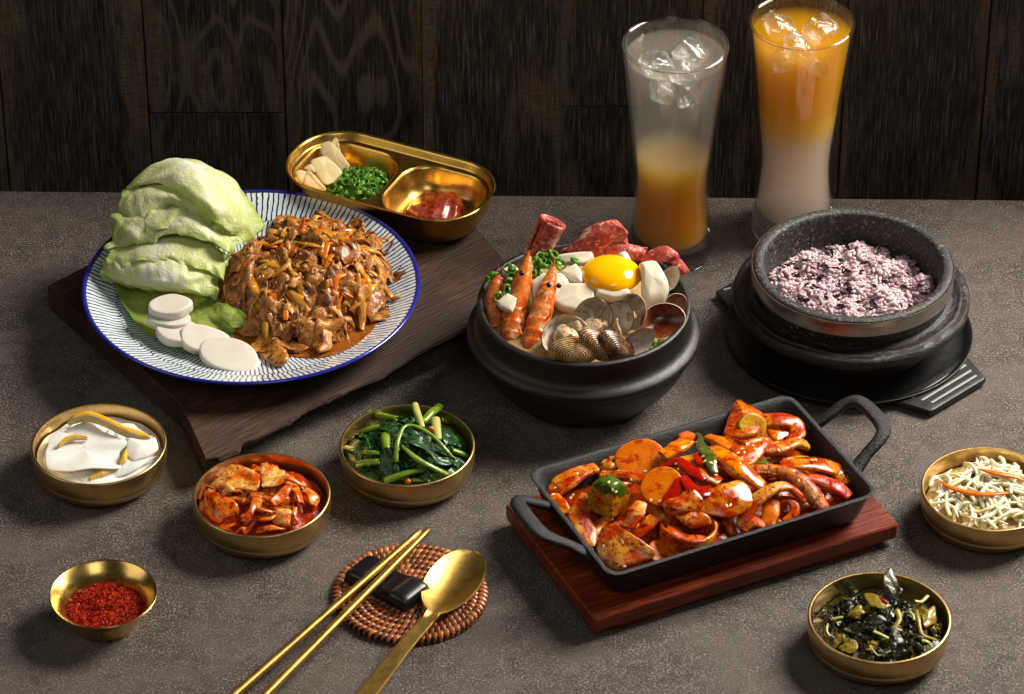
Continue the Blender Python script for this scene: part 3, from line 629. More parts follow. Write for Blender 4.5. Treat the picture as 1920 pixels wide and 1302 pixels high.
def drink(c, glab, llab, gm, layers, level, seed, icelab):
    """layers: (bottom z, top z, colour, density, name)"""
    c = np.array([c[0], c[1], 0.0])
    gt = thing('drinking_glass', glab, 'glass', c, 'tall glasses of iced drink')
    so_ = smoothpath(OUT, 60); k0 = int(np.argmax(so_[:, 1] > 1.6))
    wallp = np.vstack([so_[k0:], [(4.2, 20.02), (4.14, 20.02)], [(r_, z_) for r_, z_ in smoothpath(RI[::-1], 60) if z_ > 1.8 and r_ > 2.3]])
    fixn(obj('glass_wall', lathe(wallp, 96, c), gm, gt))
    fixn(obj('glass_base', lathe(np.vstack([so_[:k0+1], [(3.0, so_[k0][1]+.05), (0, so_[k0][1]+.06)]]), 96, c), M_BASE, gt))
    fixn(obj('rim', lathe([(4.17+.12*math.cos(t), 20.1+.1*math.sin(t)) for t in np.linspace(0, 2*math.pi, 13)], 96, c), M_BASE, gt))
    lt = thing('iced_drink', llab, 'drink', (c[0], c[1], 1.9))
    for (z0, z1, col, dens, nm) in layers:
        zz = np.linspace(z0+.003, z1-.003, max(3, int((z1-z0)*4))); last = z1 >= level
        prof = [(0, zz[0])]+[(inner_r(z)-.012, z) for z in zz]
        if last: prof += [(inner_r(level)-.1, level-.05)]+[(r_, level-.06) for r_ in (3.4, 2.8, 2.0, 1.2, .5)]+[(0, level-.06)]
        else: prof += [(0, zz[-1])]
        vf = lathe(prof, 72, c); V = vf[0].copy()
        if last: k = V[:, 2] > level-.1; V[k, 2] += wn(V[k], 1.1, seed, 1)[:, 0]*.04
        fixn(obj(nm, (V, vf[1], None), vol(nm+'_'+str(seed)+'_'+str(int(z0*10)), col, dens, last), lt))
    for k, (x, y, z, s_, rx, ry, rz, lab) in enumerate(icelab):
        vf = loft([rr(s_*.8, s_*.7, s_*.25, -s_*.62), rr(s_, s_*.88, s_*.28, -s_*.4), rr(s_, s_*.9, s_*.28, s_*.4), rr(s_*.8, s_*.72, s_*.25, s_*.62)])
        vf = (vf[0]+wn(vf[0], 1.2, seed+k)*.09, vf[1], None)
        fixn(obj('ice_cube', place(vf, c+np.array([x, y, z]), rx, ry, rz), M_ICE, label=lab, cat='ice', group='ice cubes in the drinks'))
def blend(z0, z1, n, c0, d0, c1, d1, nm):
    out = []
    for i in range(n):
        t = (i+.5)/n; out.append((z0+(z1-z0)*i/n, z0+(z1-z0)*(i+1)/n, tuple(np.array(c0)*(1-t)+np.array(c1)*t), d0*(1-t)+d1*t, nm))
    return out
AM, AMY, CL = (.998, .60, .02), (.998, .76, .08), (.95, .92, .86)
GL1 = P(1256, 473, 0); GL2 = P(1485, 429, 0)
drink(GL1, 'tall misted glass of clear over amber drink behind the stew pot', 'iced drink, clear above and amber below, behind the stew pot', M_MIST,
      [(1.9, 6.5, AM, 100, 'amber_layer')]+blend(6.5, 8.8, 4, AM, 100, AMY, 90, 'amber_layer')+blend(8.8, 10.6, 6, AMY, 90, CL, 4, 'blended_layer')+[(10.6, 18.95, CL, 3, 'clear_layer'), (18.95, 19.25, (.97, .88, .70), 40, 'surface_layer')], 19.25, 11,
      [(-1.5, -1.2, 18.9, 1.25, .2, .3, .4, 'ice cube floating at the left of the amber drink'), (1.3, .6, 19.0, 1.35, .5, .2, 1.1, 'ice cube floating at the back right of the amber drink'), (.6, -1.7, 18.5, 1.2, .3, .7, .2, 'ice cube at the front of the amber drink surface'),
       (-.9, -1.9, 16.9, 1.05, .4, .5, .3, 'cloudy ice lump below the surface at left in the amber drink'), (1.1, -1.7, 16.2, .95, .9, .4, .8, 'cloudy ice lump below the surface at right in the amber drink')])
OR, ORY, PK = (.95, .58, .015), (.98, .72, .04), (.975, .83, .72)
drink(GL2, 'tallest looking glass of orange over milky drink behind the stone pot', 'iced drink, orange above and milky below, behind the stone pot', M_GLASS,
      [(1.9, 8.8, PK, 26, 'milky_layer')]+blend(8.8, 10.6, 6, PK, 24, ORY, 52, 'blended_layer')+blend(10.6, 12.5, 3, ORY, 52, OR, 48, 'orange_layer')+[(12.5, 19.25, OR, 48, 'orange_layer')], 19.25, 12,
      [(-1.6, .8, 19.0, 1.2, .2, .4, .4, 'ice cube floating at the back left of the orange drink'), (1.6, .4, 19.05, 1.3, .4, .2, .9, 'ice cube floating at the right of the orange drink'), (-.2, -2.0, 18.7, 1.25, .2, .6, .2, 'ice cube floating at the front of the orange drink'),
       (-1.5, -2.2, 17.7, 1.0, .5, .3, .5, 'cloudy ice lump pressed on the glass at left in the orange drink'), (1.2, -2.2, 17.5, .95, .2, .7, .2, 'cloudy ice lump pressed on the glass at right in the orange drink')])
# ------------------------------------------------------------------ food shapes
def pslab(pts, th, bev=None, bulge=0.0, n=44, amp=0.0, freq=1.5, seed=0, corner=.5, inner=5, both=True, up=(0, 0, 1)):
    """slice of food from a 3-D outline: thickness th, rounded edge, belly bulge"""
    p = np.asarray(pts, float); k = len(p); o = []
    pp = np.vstack([p[-1:], p, p[:2]])
    for t in np.linspace(0, k, n, endpoint=False):
        i = int(t); f = t-i; a, b, c, d = pp[i], pp[i+1], pp[i+2], pp[i+3]
        cr = .5*((2*b)+(-a+c)*f+(2*a-5*b+4*c-d)*f*f+(-a+3*b-3*c+d)*f**3); o.append(cr*(1-corner)+(b*(1-f)+c*f)*corner)
    o = np.array(o); ce = o.mean(0); q = o-ce; R = np.linalg.norm(q, axis=1).mean()
    nn = np.linalg.svd(q, full_matrices=False)[2][2]; nn = nn if nn@np.asarray(up) > 0 else -nn
    bev = bev or th*.42; prof = []
    for t in np.linspace(1, 0, inner+1)[:-1][::-1]: prof.append(((1-bev/R)*(t), -th/2))
    for t in np.linspace(0, math.pi, 7)[1:-1]: prof.append((1-bev/R*(1-math.sin(t)), -th/2*math.cos(t)))
    for t in np.linspace(1, 0, inner+1)[:-1]: prof.append(((1-bev/R)*t, th/2))
    V = np.vstack([ce+q*s+nn*(h+bulge*(1-s*s)*(1 if (h > 0 or both) else 0)) for s, h in prof])
    m = n; F = gridfaces(len(prof), m, wrapv=True, flip=True)
    V = np.vstack([V, ce+nn*(-th/2+(bulge if both else 0)), ce+nn*(th/2+bulge)]); kk = len(V)-2; L = (len(prof)-1)*m
    for j in range(m): F.append((kk, (j+1) % m, j)); F.append((kk+1, L+j, L+(j+1) % m))
    an = np.linspace(0, 2*math.pi, m, endpoint=False)
    uv = np.vstack([np.stack([.5+.5*s*np.cos(an), .5+.5*s*np.sin(an)], -1) for s, h in prof]+[np.full((2, 2), .5)])
    if amp: V = V+wn(V, freq, seed, octv=3)*amp
    return V, F, uv
def drape(H, cx, cy, ang, L, W, th, amp, seed, lift=.1, nu=20, nv=13, curl=0.0, ruf=0.0, pw=6, clamp=None):
    r = np.random.default_rng(seed); ca, sa = math.cos(ang), math.sin(ang); ph = r.uniform(0, 6.28, 8)
    def fn(U, V):
        wv = (.5+.5*np.sin(np.pi*np.clip(U, .02, .98))**.55)*(1+.22*np.sin(U*7+ph[0])+.1*np.sin(U*17+ph[1]))
        s = (U-.5)*L*(1+.14*np.sin(V*8+ph[2])); t = (V-.5)*W*wv+.12*W*np.sin(U*5+ph[3])
        q = np.stack([s, t], -1); z = wn(q, 5.2/W, seed+5, 1, 3)[..., 0]*amp
        if ruf:
            e = np.abs(2*V-1)**2; z = z+ruf*e*np.sin(U*L*4.5+ph[4]+V*3); t = t+ruf*.6*e*np.sin(U*L*6+ph[5])
        xy = wn(q, 4.0/W, seed+9, 2, 2)*amp*.5; s = s+xy[..., 0]; t = t+xy[..., 1]
        x = cx+s*ca-t*sa; y = cy+s*sa+t*ca
        if clamp is not None:
            d = np.hypot(x-clamp[0], y-clamp[1]); k = np.where(d > 4.3, (4.3+.35*np.tanh((d-4.3)/.9))/np.maximum(d, 1e-6), 1); x = clamp[0]+(x-clamp[0])*k; y = clamp[1]+(y-clamp[1])*k
        return np.stack([x, y, H(x, y)+lift+z+curl*np.abs(2*U-1)**3], -1)
    return sheet(fn, nu, nv, th, .35, pw)
def cgrid(view, rows, nu, nv, th, amp=0.0, freq=1.5, seed=0, edge=0.0):
    """leaf through a coarse grid of measured points (zx, zy, z)"""
    C = np.array([[Q(view, *p) for p in r_] for r_ in rows])
    A = np.array([smoothpath(C[:, j], nu) for j in range(C.shape[1])])     # cols, nu, 3
    B = np.array([smoothpath(A[:, i], nv) for i in range(nu)])             # nu, nv, 3
    def fn(U, V):
        d = wn(B, freq, seed, 3, 3)*amp
        e = (np.abs(2*U-1)**4+np.abs(2*V-1)**4)[..., None]
        return B+d+e*wn(B, 3.2, seed+3, 3, 2)*edge
    return sheet(fn, nu, nv, th, .5)
def hfield(H, c, rx, ry, amp, freq, seed, n=40, m=18, drop=.6):
    """filled mound of sauce or broth"""
    rs = np.linspace(0, 1, m)[1:]; a = np.linspace(0, 2*math.pi, n, endpoint=False); V = [(c[0], c[1], float(H(c[0], c[1])))]
    for s in rs:
        for t in a:
            x, y = c[0]+rx*s*math.cos(t), c[1]+ry*s*math.sin(t); V.append((x, y, float(H(x, y))))
    V = np.array(V); V[:, 2] += wn(V[:, :2], freq, seed, 1, 3)[:, 0]*amp
    F = [(0, 1+j, 1+(j+1) % n) for j in range(n)]+gridfaces(m-1, n, 1, False, wrapv=True)
    return V, [f if len(f) == 3 else f for f in F], None
def path(view, pts, H=None, dz=0.0):
    return [QH(view, p[0], p[1], H, dz+(p[2] if len(p) > 2 else 0)) if H is not None else Q(view, *p) for p in pts]
def copy_obj(o, loc, rot=None, sc_=None, label=None):
    c = o.copy(); COL.objects.link(c); c.location = Vector(np.asarray(loc, float)*S)
    if rot is not None: c.rotation_euler = rot
    if sc_ is not None: c.scale = sc_ if not np.isscalar(sc_) else (sc_,)*3
    if label: c['label'] = label
    return c
def dome(c, rx, ry, h, z0, pw=.75):
    return lambda x, y: z0+h*np.clip(1-((np.asarray(x)-c[0])/rx)**2-((np.asarray(y)-c[1])/ry)**2, 0, 1)**pw

# ------------------------------------------------------------------ food materials
def leafmat(name, rib, mid, edge, transl=.35, rough=.38, vs=1.6, bump=.0012):
    g = G(name); v = g.coords(); tc = g.n('TexCoord'); uv = tc.outputs['UV']; su = g.n('SeparateXYZ', {0: uv})
    ou = g.math('ABSOLUTE', g.math('MULTIPLY_ADD', su.outputs[0], 2.0, -1.0)); ov = g.math('ABSOLUTE', g.math('MULTIPLY_ADD', su.outputs[1], 2.0, -1.0))
    e = g.math('MAXIMUM', g.math('POWER', ou, 3.0), g.math('POWER', ov, 3.0))
    wrp = g.n('VectorMath', {0: v, 1: g.n('VectorMath', {0: g.n('TexNoise', {'Vector': v, 'Scale': .5}).outputs[1]}, operation='SCALE').outputs[0]}, operation='ADD')
    vo = g.n('TexVoronoi', {'Vector': wrp.outputs[0], 'Scale': vs}, feature='DISTANCE_TO_EDGE').outputs['Distance']
    vo2 = g.n('TexVoronoi', {'Vector': wrp.outputs[0], 'Scale': vs*3}, feature='DISTANCE_TO_EDGE').outputs['Distance']
    n1 = g.noise(v, .45, 3, .55, .5)
    f = g.math('ADD', g.math('MULTIPLY', n1, .95), g.math('MULTIPLY', e, .48))
    c = g.ramp(f, [(.32, rib), (.58, mid), (.95, edge)])
    c = g.mix(g.ramp(vo, [(0.0, .3), (.07, 0.0)]), c, rib)
    h = g.math('ADD', g.math('MINIMUM', g.math('MULTIPLY', vo, 3.0), .6), g.math('MULTIPLY', g.math('MINIMUM', g.math('MULTIPLY', vo2, 3.0), .5), .5))
    g.B(Base_Color=c, Roughness=rough, Normal=g.bump(h, bump, .7), Subsurface_Weight=.25, Subsurface_Radius=(.8, 1, .3), Subsurface_Scale=.003, Coat_Weight=.15, Coat_Roughness=.2)
    tr = g.n('BsdfTranslucent', {'Color': c}); ms = g.n('MixShader', {0: transl, 1: g.b.outputs[0], 2: tr.outputs[0]}); g.t.links.new(ms.outputs[0], g.out.inputs[0])
    return g.m
M_LET = leafmat('lettuce_leaf', (248, 249, 232), (230, 234, 168), (182, 202, 88), bump=.0006, transl=.42, vs=2.0)
M_LET2 = leafmat('green_lettuce_leaf', (220, 226, 150), (176, 196, 86), (116, 158, 42), bump=.0006)
M_TTEOK = food('rice_cake', [(198, 191, 177), (208, 202, 190)], .5, .22, .5, (1, .8, .6), .35, .35, .002, 1.2, rvar=.04, gain=1.0)
M_TOFU = food('tofu', [(204, 193, 168), (214, 205, 184)], .6, .3, .4, (1, .8, .55), .3, .15, .003, 3, rvar=.06, gain=1.0)
M_YOLK = food('egg_yolk', [(246, 170, 2), (250, 184, 8)], .3, .1, .4, (1, .6, .1), .5, .3, .0, 1, rvar=.02, gain=.95)
M_MEAT = food('saucy_beef', [(104, 54, 12), (168, 104, 38), (208, 152, 78)], .9, .2, .2, (1, .5, .2), .2, .2, .025, 5, spots=[((70, 30, 6), 1.4, .52, .64), ((222, 176, 110), 2.6, .6, .7)], rvar=.08, gain=1.0)
M_MEAT2 = food('dark_glazed_beef', [(88, 40, 6), (146, 80, 20), (184, 116, 42)], 1.0, .17, .2, (1, .45, .2), .2, .25, .025, 5, spots=[((58, 22, 4), 1.6, .52, .64)], rvar=.08, gain=1.0)
M_ONION = food('glazed_onion', [(178, 104, 18), (214, 150, 46), (230, 186, 96)], .8, .15, .4, (1, .6, .25), .4, .35, .01, 3, stretch=(1, 1, 1), transl=.15, spots=[((150, 70, 12), 1.1, .55, .7)], rvar=.06)
M_CARROT = food('carrot', [(226, 100, 8), (240, 130, 22)], 1.2, .28, .3, (1, .45, .1), .2, .3, .008, 5)
M_BSAUCE = food('brown_sauce', [(126, 66, 14), (166, 98, 28)], .6, .16, .3, (1, .5, .2), .3, .4, .03, 2.2, gain=1.0)
M_CHILI = food('chilli_flakes', [(120, 10, 2), (186, 32, 5), (214, 78, 20)], 2.0, .5, .0, bump=.01, spots=[((226, 130, 60), 5, .64, .72)], spec=.25)
M_GARLIC = food('garlic', [(226, 204, 146), (238, 222, 176)], .8, .32, .4, (1, .8, .4), .3, .2, .006, 4, gain=1.0)
M_SCAL = food('scallion', [(50, 104, 18), (84, 140, 34), (150, 186, 78)], 1.6, .3, .2, (.6, 1, .3), .15, .3, .01, 4, transl=.25, gain=1.0)
M_PASTE = food('red_chilli_paste', [(112, 22, 1), (154, 44, 3), (180, 74, 8)], 1.6, .08, .0, (1, .25, .1), .15, .5, .03, 4.5, spots=[((80, 10, 1), 2.4, .55, .66)], rvar=.03, crough=.03)
M_RADISH = food('pickled_radish', [(240, 236, 224), (248, 246, 238)], .5, .16, .35, (1, .85, .65), .4, .35, .006, 2, transl=.14, gain=1.0, rvar=.06)
M_PEEL = food('citron_peel', [(226, 160, 8), (238, 184, 30)], .9, .35, .3, (1, .7, .1), .3, .2, .012, 8, gain=1.0)
M_PITH = food('citron_pith', [(226, 196, 120), (236, 214, 150)], 1.2, .4, .5, (1, .7, .4), .3, .1, .02, 6)
M_KIM = food('kimchi_leaf', [(204, 66, 4), (226, 112, 18), (238, 164, 70)], .75, .16, .25, (1, .5, .15), .3, .25, .012, 4, spots=[((176, 34, 3), 1.6, .5, .62), ((130, 14, 2), 5.0, .59, .65)], transl=.08, rvar=.06, gain=.88)
M_KIMW = food('kimchi_rib', [(224, 128, 30), (236, 172, 76), (240, 200, 124)], .6, .16, .3, (1, .6, .25), .3, .25, .012, 3, spots=[((210, 84, 8), .9, .46, .62), ((140, 14, 2), 5.0, .59, .65)], transl=.08, rvar=.06, gain=.88)
M_KJUICE = food('kimchi_juice', [(140, 24, 1), (182, 56, 4)], .9, .1, .0, (1, .3, .1), .3, .0, .02, 2, rvar=.04)
M_GREENS = food('cooked_greens', [(6, 30, 4), (16, 62, 8), (44, 106, 22)], .9, .24, .1, (.4, 1, .3), .1, .35, .05, 4, transl=.06, gain=1.0)
M_STEM = food('green_stem', [(72, 116, 14), (116, 150, 28), (150, 172, 52)], .7, .22, .35, (.8, 1, .3), .2, .5, .012, 6)
M_STEMW = food('pale_stalk', [(184, 178, 92), (206, 200, 124)], .7, .25, .4, (.9, 1, .5), .2, .3, .012, 6)
M_WAK = food('dark_seaweed', [(10, 11, 5), (26, 28, 12), (52, 52, 22)], .8, .26, .1, (.7, 1, .3), .1, .3, .02, 4, spots=[((96, 88, 24), 1.0, .56, .7)], gain=1.0)
M_WAKY = food('olive_seaweed', [(84, 76, 14), (138, 116, 28), (170, 142, 48)], .8, .26, .25, (1, .9, .2), .15, .3, .02, 4, transl=.1, gain=1.0)
M_SPROUT = food('bean_sprout', [(222, 206, 156), (238, 228, 192), (244, 238, 216)], .7, .18, .45, (1, .85, .55), .35, .3, .004, 5, transl=.12, gain=1.0, rvar=.05)
M_BEAN = food('bean_head', [(206, 172, 30), (226, 200, 70)], 1.0, .25, .4, (1, .8, .2), .2, .4, .01, 5)
M_RICE = food('purple_rice', [(158, 126, 132), (180, 150, 154), (198, 174, 174)], .4, .26, .7, (1, .75, .75), .6, .25, .002, 8, gain=1.15, rvar=.05)
M_BRICE = food('black_rice', [(22, 8, 12), (46, 16, 24)], 2, .22, 0, bump=.004, coat=.5)
M_SHRIMP = food('cooked_shrimp', [(184, 66, 10), (216, 104, 28), (232, 150, 72)], .9, .2, .3, (1, .45, .2), .3, .2, .015, 3, spots=[((238, 206, 160), 1.1, .56, .7)], rvar=.08)
M_EYE = food('shrimp_eye', [(10, 8, 8)], 1, .12, bump=0, coat=.5)
M_FAT = food('marbled_raw_beef', [(164, 44, 36), (192, 74, 60), (208, 108, 92)], .7, .48, .35, (1, .35, .25), .25, .08, .012, 5, spots=[((226, 178, 160), 1.0, .56, .66), ((224, 186, 168), 3.6, .58, .66)], dist=1.8)
M_FATW = food('beef_fat_edge', [(226, 190, 160), (236, 208, 182)], 1, .35, .4, (1, .7, .5), .2, .2, .01, 5)
M_SHELL = food('clam_shell_outside', [(62, 36, 16), (122, 80, 34), (172, 128, 66)], .9, .2, .15, (1, .6, .3), .1, .5, .008, 5, spots=[((30, 16, 10), .8, .55, .7)])
M_SHELLD = food('dark_clam_shell', [(26, 14, 12), (58, 30, 22), (92, 58, 40)], .9, .2, .1, (1, .6, .3), .1, .5, .008, 5)
M_SHELLI = food('clam_shell_inside', [(176, 150, 120), (206, 188, 160), (222, 210, 190)], .6, .18, .2, (1, .8, .6), .2, .4, .004, 5, spots=[((120, 90, 76), .6, .55, .7)], rvar=.06)
M_SHELLR = food('red_brown_shell_inside', [(64, 22, 10), (112, 48, 22), (150, 84, 46)], .7, .2, .2, (1, .6, .3), .1, .5, .008, 5)
M_CLAM = food('clam_meat', [(186, 146, 96), (214, 186, 144), (226, 208, 176)], .9, .14, .4, (1, .75, .5), .3, .3, .04, 3, spots=[((120, 84, 48), 1.8, .56, .66)], rvar=.06)
M_BROTH = food('pale_broth', [(176, 142, 84), (212, 184, 128)], .6, .14, .4, (1, .7, .4), .4, .5, .03, 2.0)
M_SQUID = food('sauced_squid', [(206, 92, 6), (222, 126, 16), (232, 164, 52)], .55, .15, .3, (1, .5, .2), .35, .25, .02, 3, spots=[((178, 44, 2), .7, .38, .55), ((120, 18, 2), 3.6, .55, .62)], rvar=.06)
M_SQUIDP = food('pale_squid', [(208, 120, 20), (220, 152, 48), (230, 186, 96)], .5, .15, .35, (1, .6, .3), .35, .25, .02, 3, spots=[((186, 56, 3), .65, .40, .58), ((130, 22, 2), 3.4, .55, .62)], rvar=.06)
M_SQUIDR = food('red_sauced_squid', [(156, 36, 1), (196, 78, 6), (218, 130, 34)], .7, .16, .1, (1, .35, .15), .3, .05, .008, 4, spots=[((116, 16, 1), 3.0, .55, .66)], rvar=.06)
M_TENT = food('squid_tentacle', [(168, 54, 6), (208, 110, 30), (228, 168, 88)], .8, .15, .3, (1, .5, .3), .3, .2, .03, 4, spots=[((120, 20, 4), 1.6, .48, .6)], rvar=.06)
M_YEL = food('yellow_vegetable', [(226, 124, 1), (240, 152, 5)], .6, .15, .3, (1, .6, .1), .3, .3, .008, 4, spots=[((196, 58, 2), .8, .45, .6), ((140, 26, 2), 4, .57, .63)], rvar=.06)
M_PCAR = food('sauced_carrot', [(222, 100, 1), (234, 128, 4)], .9, .17, .2, (1, .5, .1), .2, .15, .012, 6, spots=[((180, 50, 2), 1.2, .54, .68)], rvar=.06)
M_PSAUCE = food('red_pan_sauce', [(124, 22, 1), (172, 56, 2), (200, 92, 6)], .7, .16, .0, (1, .3, .1), .3, .0, .012, 2.4, spots=[((86, 10, 1), 3.0, .55, .66)], rvar=.05)
M_RPEP = food('red_pepper', [(136, 10, 1), (176, 26, 3)], .8, .14, .0, (1, .2, .1), .2, .2, .004, 3, rvar=.04)
M_GPEP = food('green_pepper', [(36, 52, 12), (70, 86, 24), (104, 112, 40)], .8, .2, .2, (.6, 1, .3), .2, .5, .008, 4)
M_ZSKIN = food('zucchini_skin', [(26, 62, 10), (54, 96, 18), (96, 128, 40)], .9, .18, .2, (.6, 1, .3), .15, .3, .01, 4, spots=[((150, 70, 8), 1.0, .56, .7)], rvar=.06)
M_ZFLESH = food('zucchini_flesh', [(168, 112, 8), (198, 146, 22), (212, 176, 60)], .7, .16, .35, (1, .8, .3), .3, .3, .012, 4, spots=[((184, 76, 5), .8, .46, .62), ((120, 30, 3), 3.6, .56, .63)], rvar=.06)
M_SES = food('sesame', [(226, 196, 128), (238, 216, 160)], 3, .35, .3, (1, .7, .4), .08, .2, .004, 10, gain=1.0)
M_OPETAL = food('translucent_onion', [(212, 108, 8), (226, 142, 30), (236, 180, 80)], .7, .1, .35, (1, .6, .25), .4, .4, .01, 2.5, spots=[((184, 50, 3), .8, .40, .57), ((130, 22, 2), 3.4, .57, .63)], transl=.15, rvar=.05)

def shellmat(name, c1, c2, c3, rough=.2):
    """growth bands follow the shell's own rings (UV v runs from hinge to rim)"""
    g = G(name); v = g.coords(); uv = g.n('SeparateXYZ', {0: g.n('TexCoord').outputs['UV']}); n1 = g.noise(v, 1.0, 4, .6, .5)
    b = g.math('SINE', g.math('MULTIPLY_ADD', uv.outputs[1], 64.0, g.math('MULTIPLY', n1, 7.0)))
    f = g.math('MULTIPLY_ADD', b, .16, n1); ray = g.math('SINE', g.math('MULTIPLY_ADD', uv.outputs[0], 120.0, g.math('MULTIPLY', n1, 4.0)))
    c = g.ramp(g.math('MULTIPLY_ADD', ray, .05, f), [(.3, c1), (.52, c2), (.72, c3)])
    g.B(Base_Color=c, Roughness=rough, Coat_Weight=.35, Coat_Roughness=.1, Normal=g.bump(b, .0003, .6)); return g.m
M_SHELL = shellmat('banded_clam_shell', (84, 50, 22), (168, 122, 66), (218, 186, 134))
M_SHELLD = shellmat('dark_banded_clam_shell', (40, 22, 16), (96, 60, 40), (160, 124, 92))
M_SHELLI = food('pale_clam_lining', [(170, 142, 116), (208, 190, 164), (226, 214, 196)], .6, .14, .2, (1, .8, .6), .2, .4, .004, 2, spots=[((116, 84, 72), .5, .56, .72)], rvar=.04, gain=1.0)
def where(x, y, c, r):
    """words for the place in a heap"""
    dx, dy = (x-c[0])/r, (y-c[1])/r
    if math.hypot(dx, dy) < .34: return 'near the middle'
    a = int(round(math.degrees(math.atan2(dy, dx))/45)) % 8
    return ('at the right', 'at the back right', 'at the back', 'at the back left', 'at the left', 'at the front left', 'at the front', 'at the front right')[a]
R_ = random.Random(21)
# ------------------------------------------------------------------ plate: lettuce, rice cakes, saucy beef
def leaf(lab, rows, m=M_LET, amp=.16, fr=1.3, seed=0, edge=.12, nu=56, nv=56, nm='lettuce_leaf'):
    obj(nm, cgrid('let', rows, nu, nv, .04, amp, fr, seed, edge), m, label=lab, cat='lettuce leaf', group='lettuce leaves piled on the striped plate')
leaf('topmost pale lettuce leaf arched over the pile on the striped plate', [[(500, 190, 7), (640, 120, 8.2), (800, 90, 8.6), (950, 170, 7.6), (1080, 350, 5)], [(440, 190, 8.8), (620, 85, 10.2), (790, 52, 10.8), (960, 130, 9.8), (1130, 330, 7)], [(425, 205, 9.0), (600, 140, 10.6), (780, 115, 11.3), (960, 220, 10.3), (1165, 390, 7)], [(430, 212, 9.0), (590, 172, 10.2), (760, 200, 11), (940, 330, 9.9), (1150, 430, 6.8)], [(440, 215, 8.7), (580, 185, 9.8), (740, 245, 10.4), (900, 395, 9.2), (1060, 505, 6.9)]], amp=.15, seed=3)
leaf('pale folded lettuce leaf just under the topmost one', [[(450, 210, 8), (600, 200, 9), (800, 230, 9), (950, 350, 8)], [(425, 260, 8.8), (560, 230, 9.7), (740, 255, 10.0), (900, 380, 8.9)], [(400, 330, 8.4), (530, 300, 9.3), (700, 280, 9.7), (890, 400, 8.7)], [(430, 370, 8.1), (610, 385, 8.7), (690, 300, 9.3), (880, 410, 8.4)]], amp=.15, fr=1.4, seed=8, edge=.16)
leaf('lettuce leaf with a green ruffled front edge in the middle of the pile', [[(430, 300, 7), (650, 320, 8), (850, 350, 8), (1010, 440, 6.8)], [(380, 370, 8.0), (600, 360, 8.9), (820, 350, 9.1), (1050, 460, 7.3)], [(355, 450, 7.6), (570, 420, 8.7), (820, 415, 8.9), (1050, 520, 7.1)], [(332, 540, 6.7), (560, 488, 7.9), (820, 478, 8.3), (1015, 588, 6.6)]], amp=.15, fr=1.4, seed=12, edge=.16)
leaf('thin ruffled lettuce layer under the folded leaf', [[(470, 260, 7.6), (640, 260, 8.6), (840, 300, 8.6), (1000, 400, 7.4)], [(410, 330, 8.2), (580, 320, 9.1), (780, 320, 9.4), (980, 430, 8.0)], [(395, 400, 7.9), (570, 390, 8.8), (780, 370, 9.2), (980, 470, 7.9)], [(420, 445, 7.6), (600, 430, 8.5), (800, 415, 8.8), (985, 520, 7.4)]], amp=.15, fr=1.6, seed=44, edge=.16)
leaf('thin ruffled lettuce layer over the low bulging leaf', [[(470, 470, 6.4), (640, 450, 7), (840, 470, 7), (960, 540, 6)], [(380, 520, 6.7), (570, 490, 7.6), (790, 490, 7.8), (990, 590, 6.3)], [(340, 590, 6.3), (540, 555, 7.4), (780, 555, 7.5), (985, 640, 5.9)], [(345, 630, 5.9), (550, 600, 7.0), (790, 610, 7.1), (960, 690, 5.5)]], amp=.14, fr=1.5, seed=52, edge=.14)
leaf('low bulging lettuce leaf above the white rice cakes', [[(480, 510, 5.6), (640, 480, 6), (820, 500, 6), (920, 580, 5)], [(385, 545, 6.3), (560, 520, 7.2), (780, 530, 7.3), (930, 640, 5.7)], [(322, 640, 5.8), (520, 620, 6.9), (740, 640, 7.0), (945, 730, 5.2)], [(312, 690, 4.9), (520, 705, 5.9), (740, 745, 6.0), (935, 785, 4.6)], [(350, 700, 3.9), (540, 735, 4.5), (750, 765, 4.7), (900, 790, 4.0)]], amp=.16, fr=1.5, seed=21, edge=.1)
leaf('flat lettuce leaf lying on the plate under the rice cakes', [[(372, 695, 4.7), (425, 815, 4.4), (515, 945, 4.2), (660, 1035, 4.1), (850, 1108, 3.75)], [(420, 700, 4.0), (480, 800, 3.75), (570, 910, 3.6), (700, 1000, 3.55), (870, 1070, 3.5)], [(560, 700, 3.75), (650, 780, 3.65), (740, 860, 3.6), (840, 930, 3.55), (940, 1000, 3.5)], [(760, 720, 3.9), (850, 780, 3.8), (940, 830, 3.8), (1010, 880, 3.7), (1060, 940, 3.6)]], M_LET2, .07, 1.6, 31, .05)
leaf('small bright green lettuce scrap between rice cakes and beef', [[(900, 820, 4.6), (920, 870, 4.3), (1000, 940, 3.9)], [(960, 815, 4.9), (990, 870, 4.6), (1010, 950, 3.9)], [(1040, 850, 4.7), (1060, 890, 4.4), (1075, 920, 4.0)]], M_LET2, .12, 2.5, 36, .1, 24, 24)
lc = Q('let', 640, 470, 6); 
obj('lettuce_leaf', (lambda b: (b[0], b[1], np.column_stack([(b[0][:, 0]-lc[0])/9+.5, (b[0][:, 1]-lc[1])/9+.5])))(blob((4.6, 2.6, 3.3), (lc[0]+.5, lc[1]+1.3, 6.3), 4, .35, .9, 5)), M_LET, label='crumpled inner lettuce leaf packed inside the pile', cat='lettuce leaf', group='lettuce leaves piled on the striped plate')
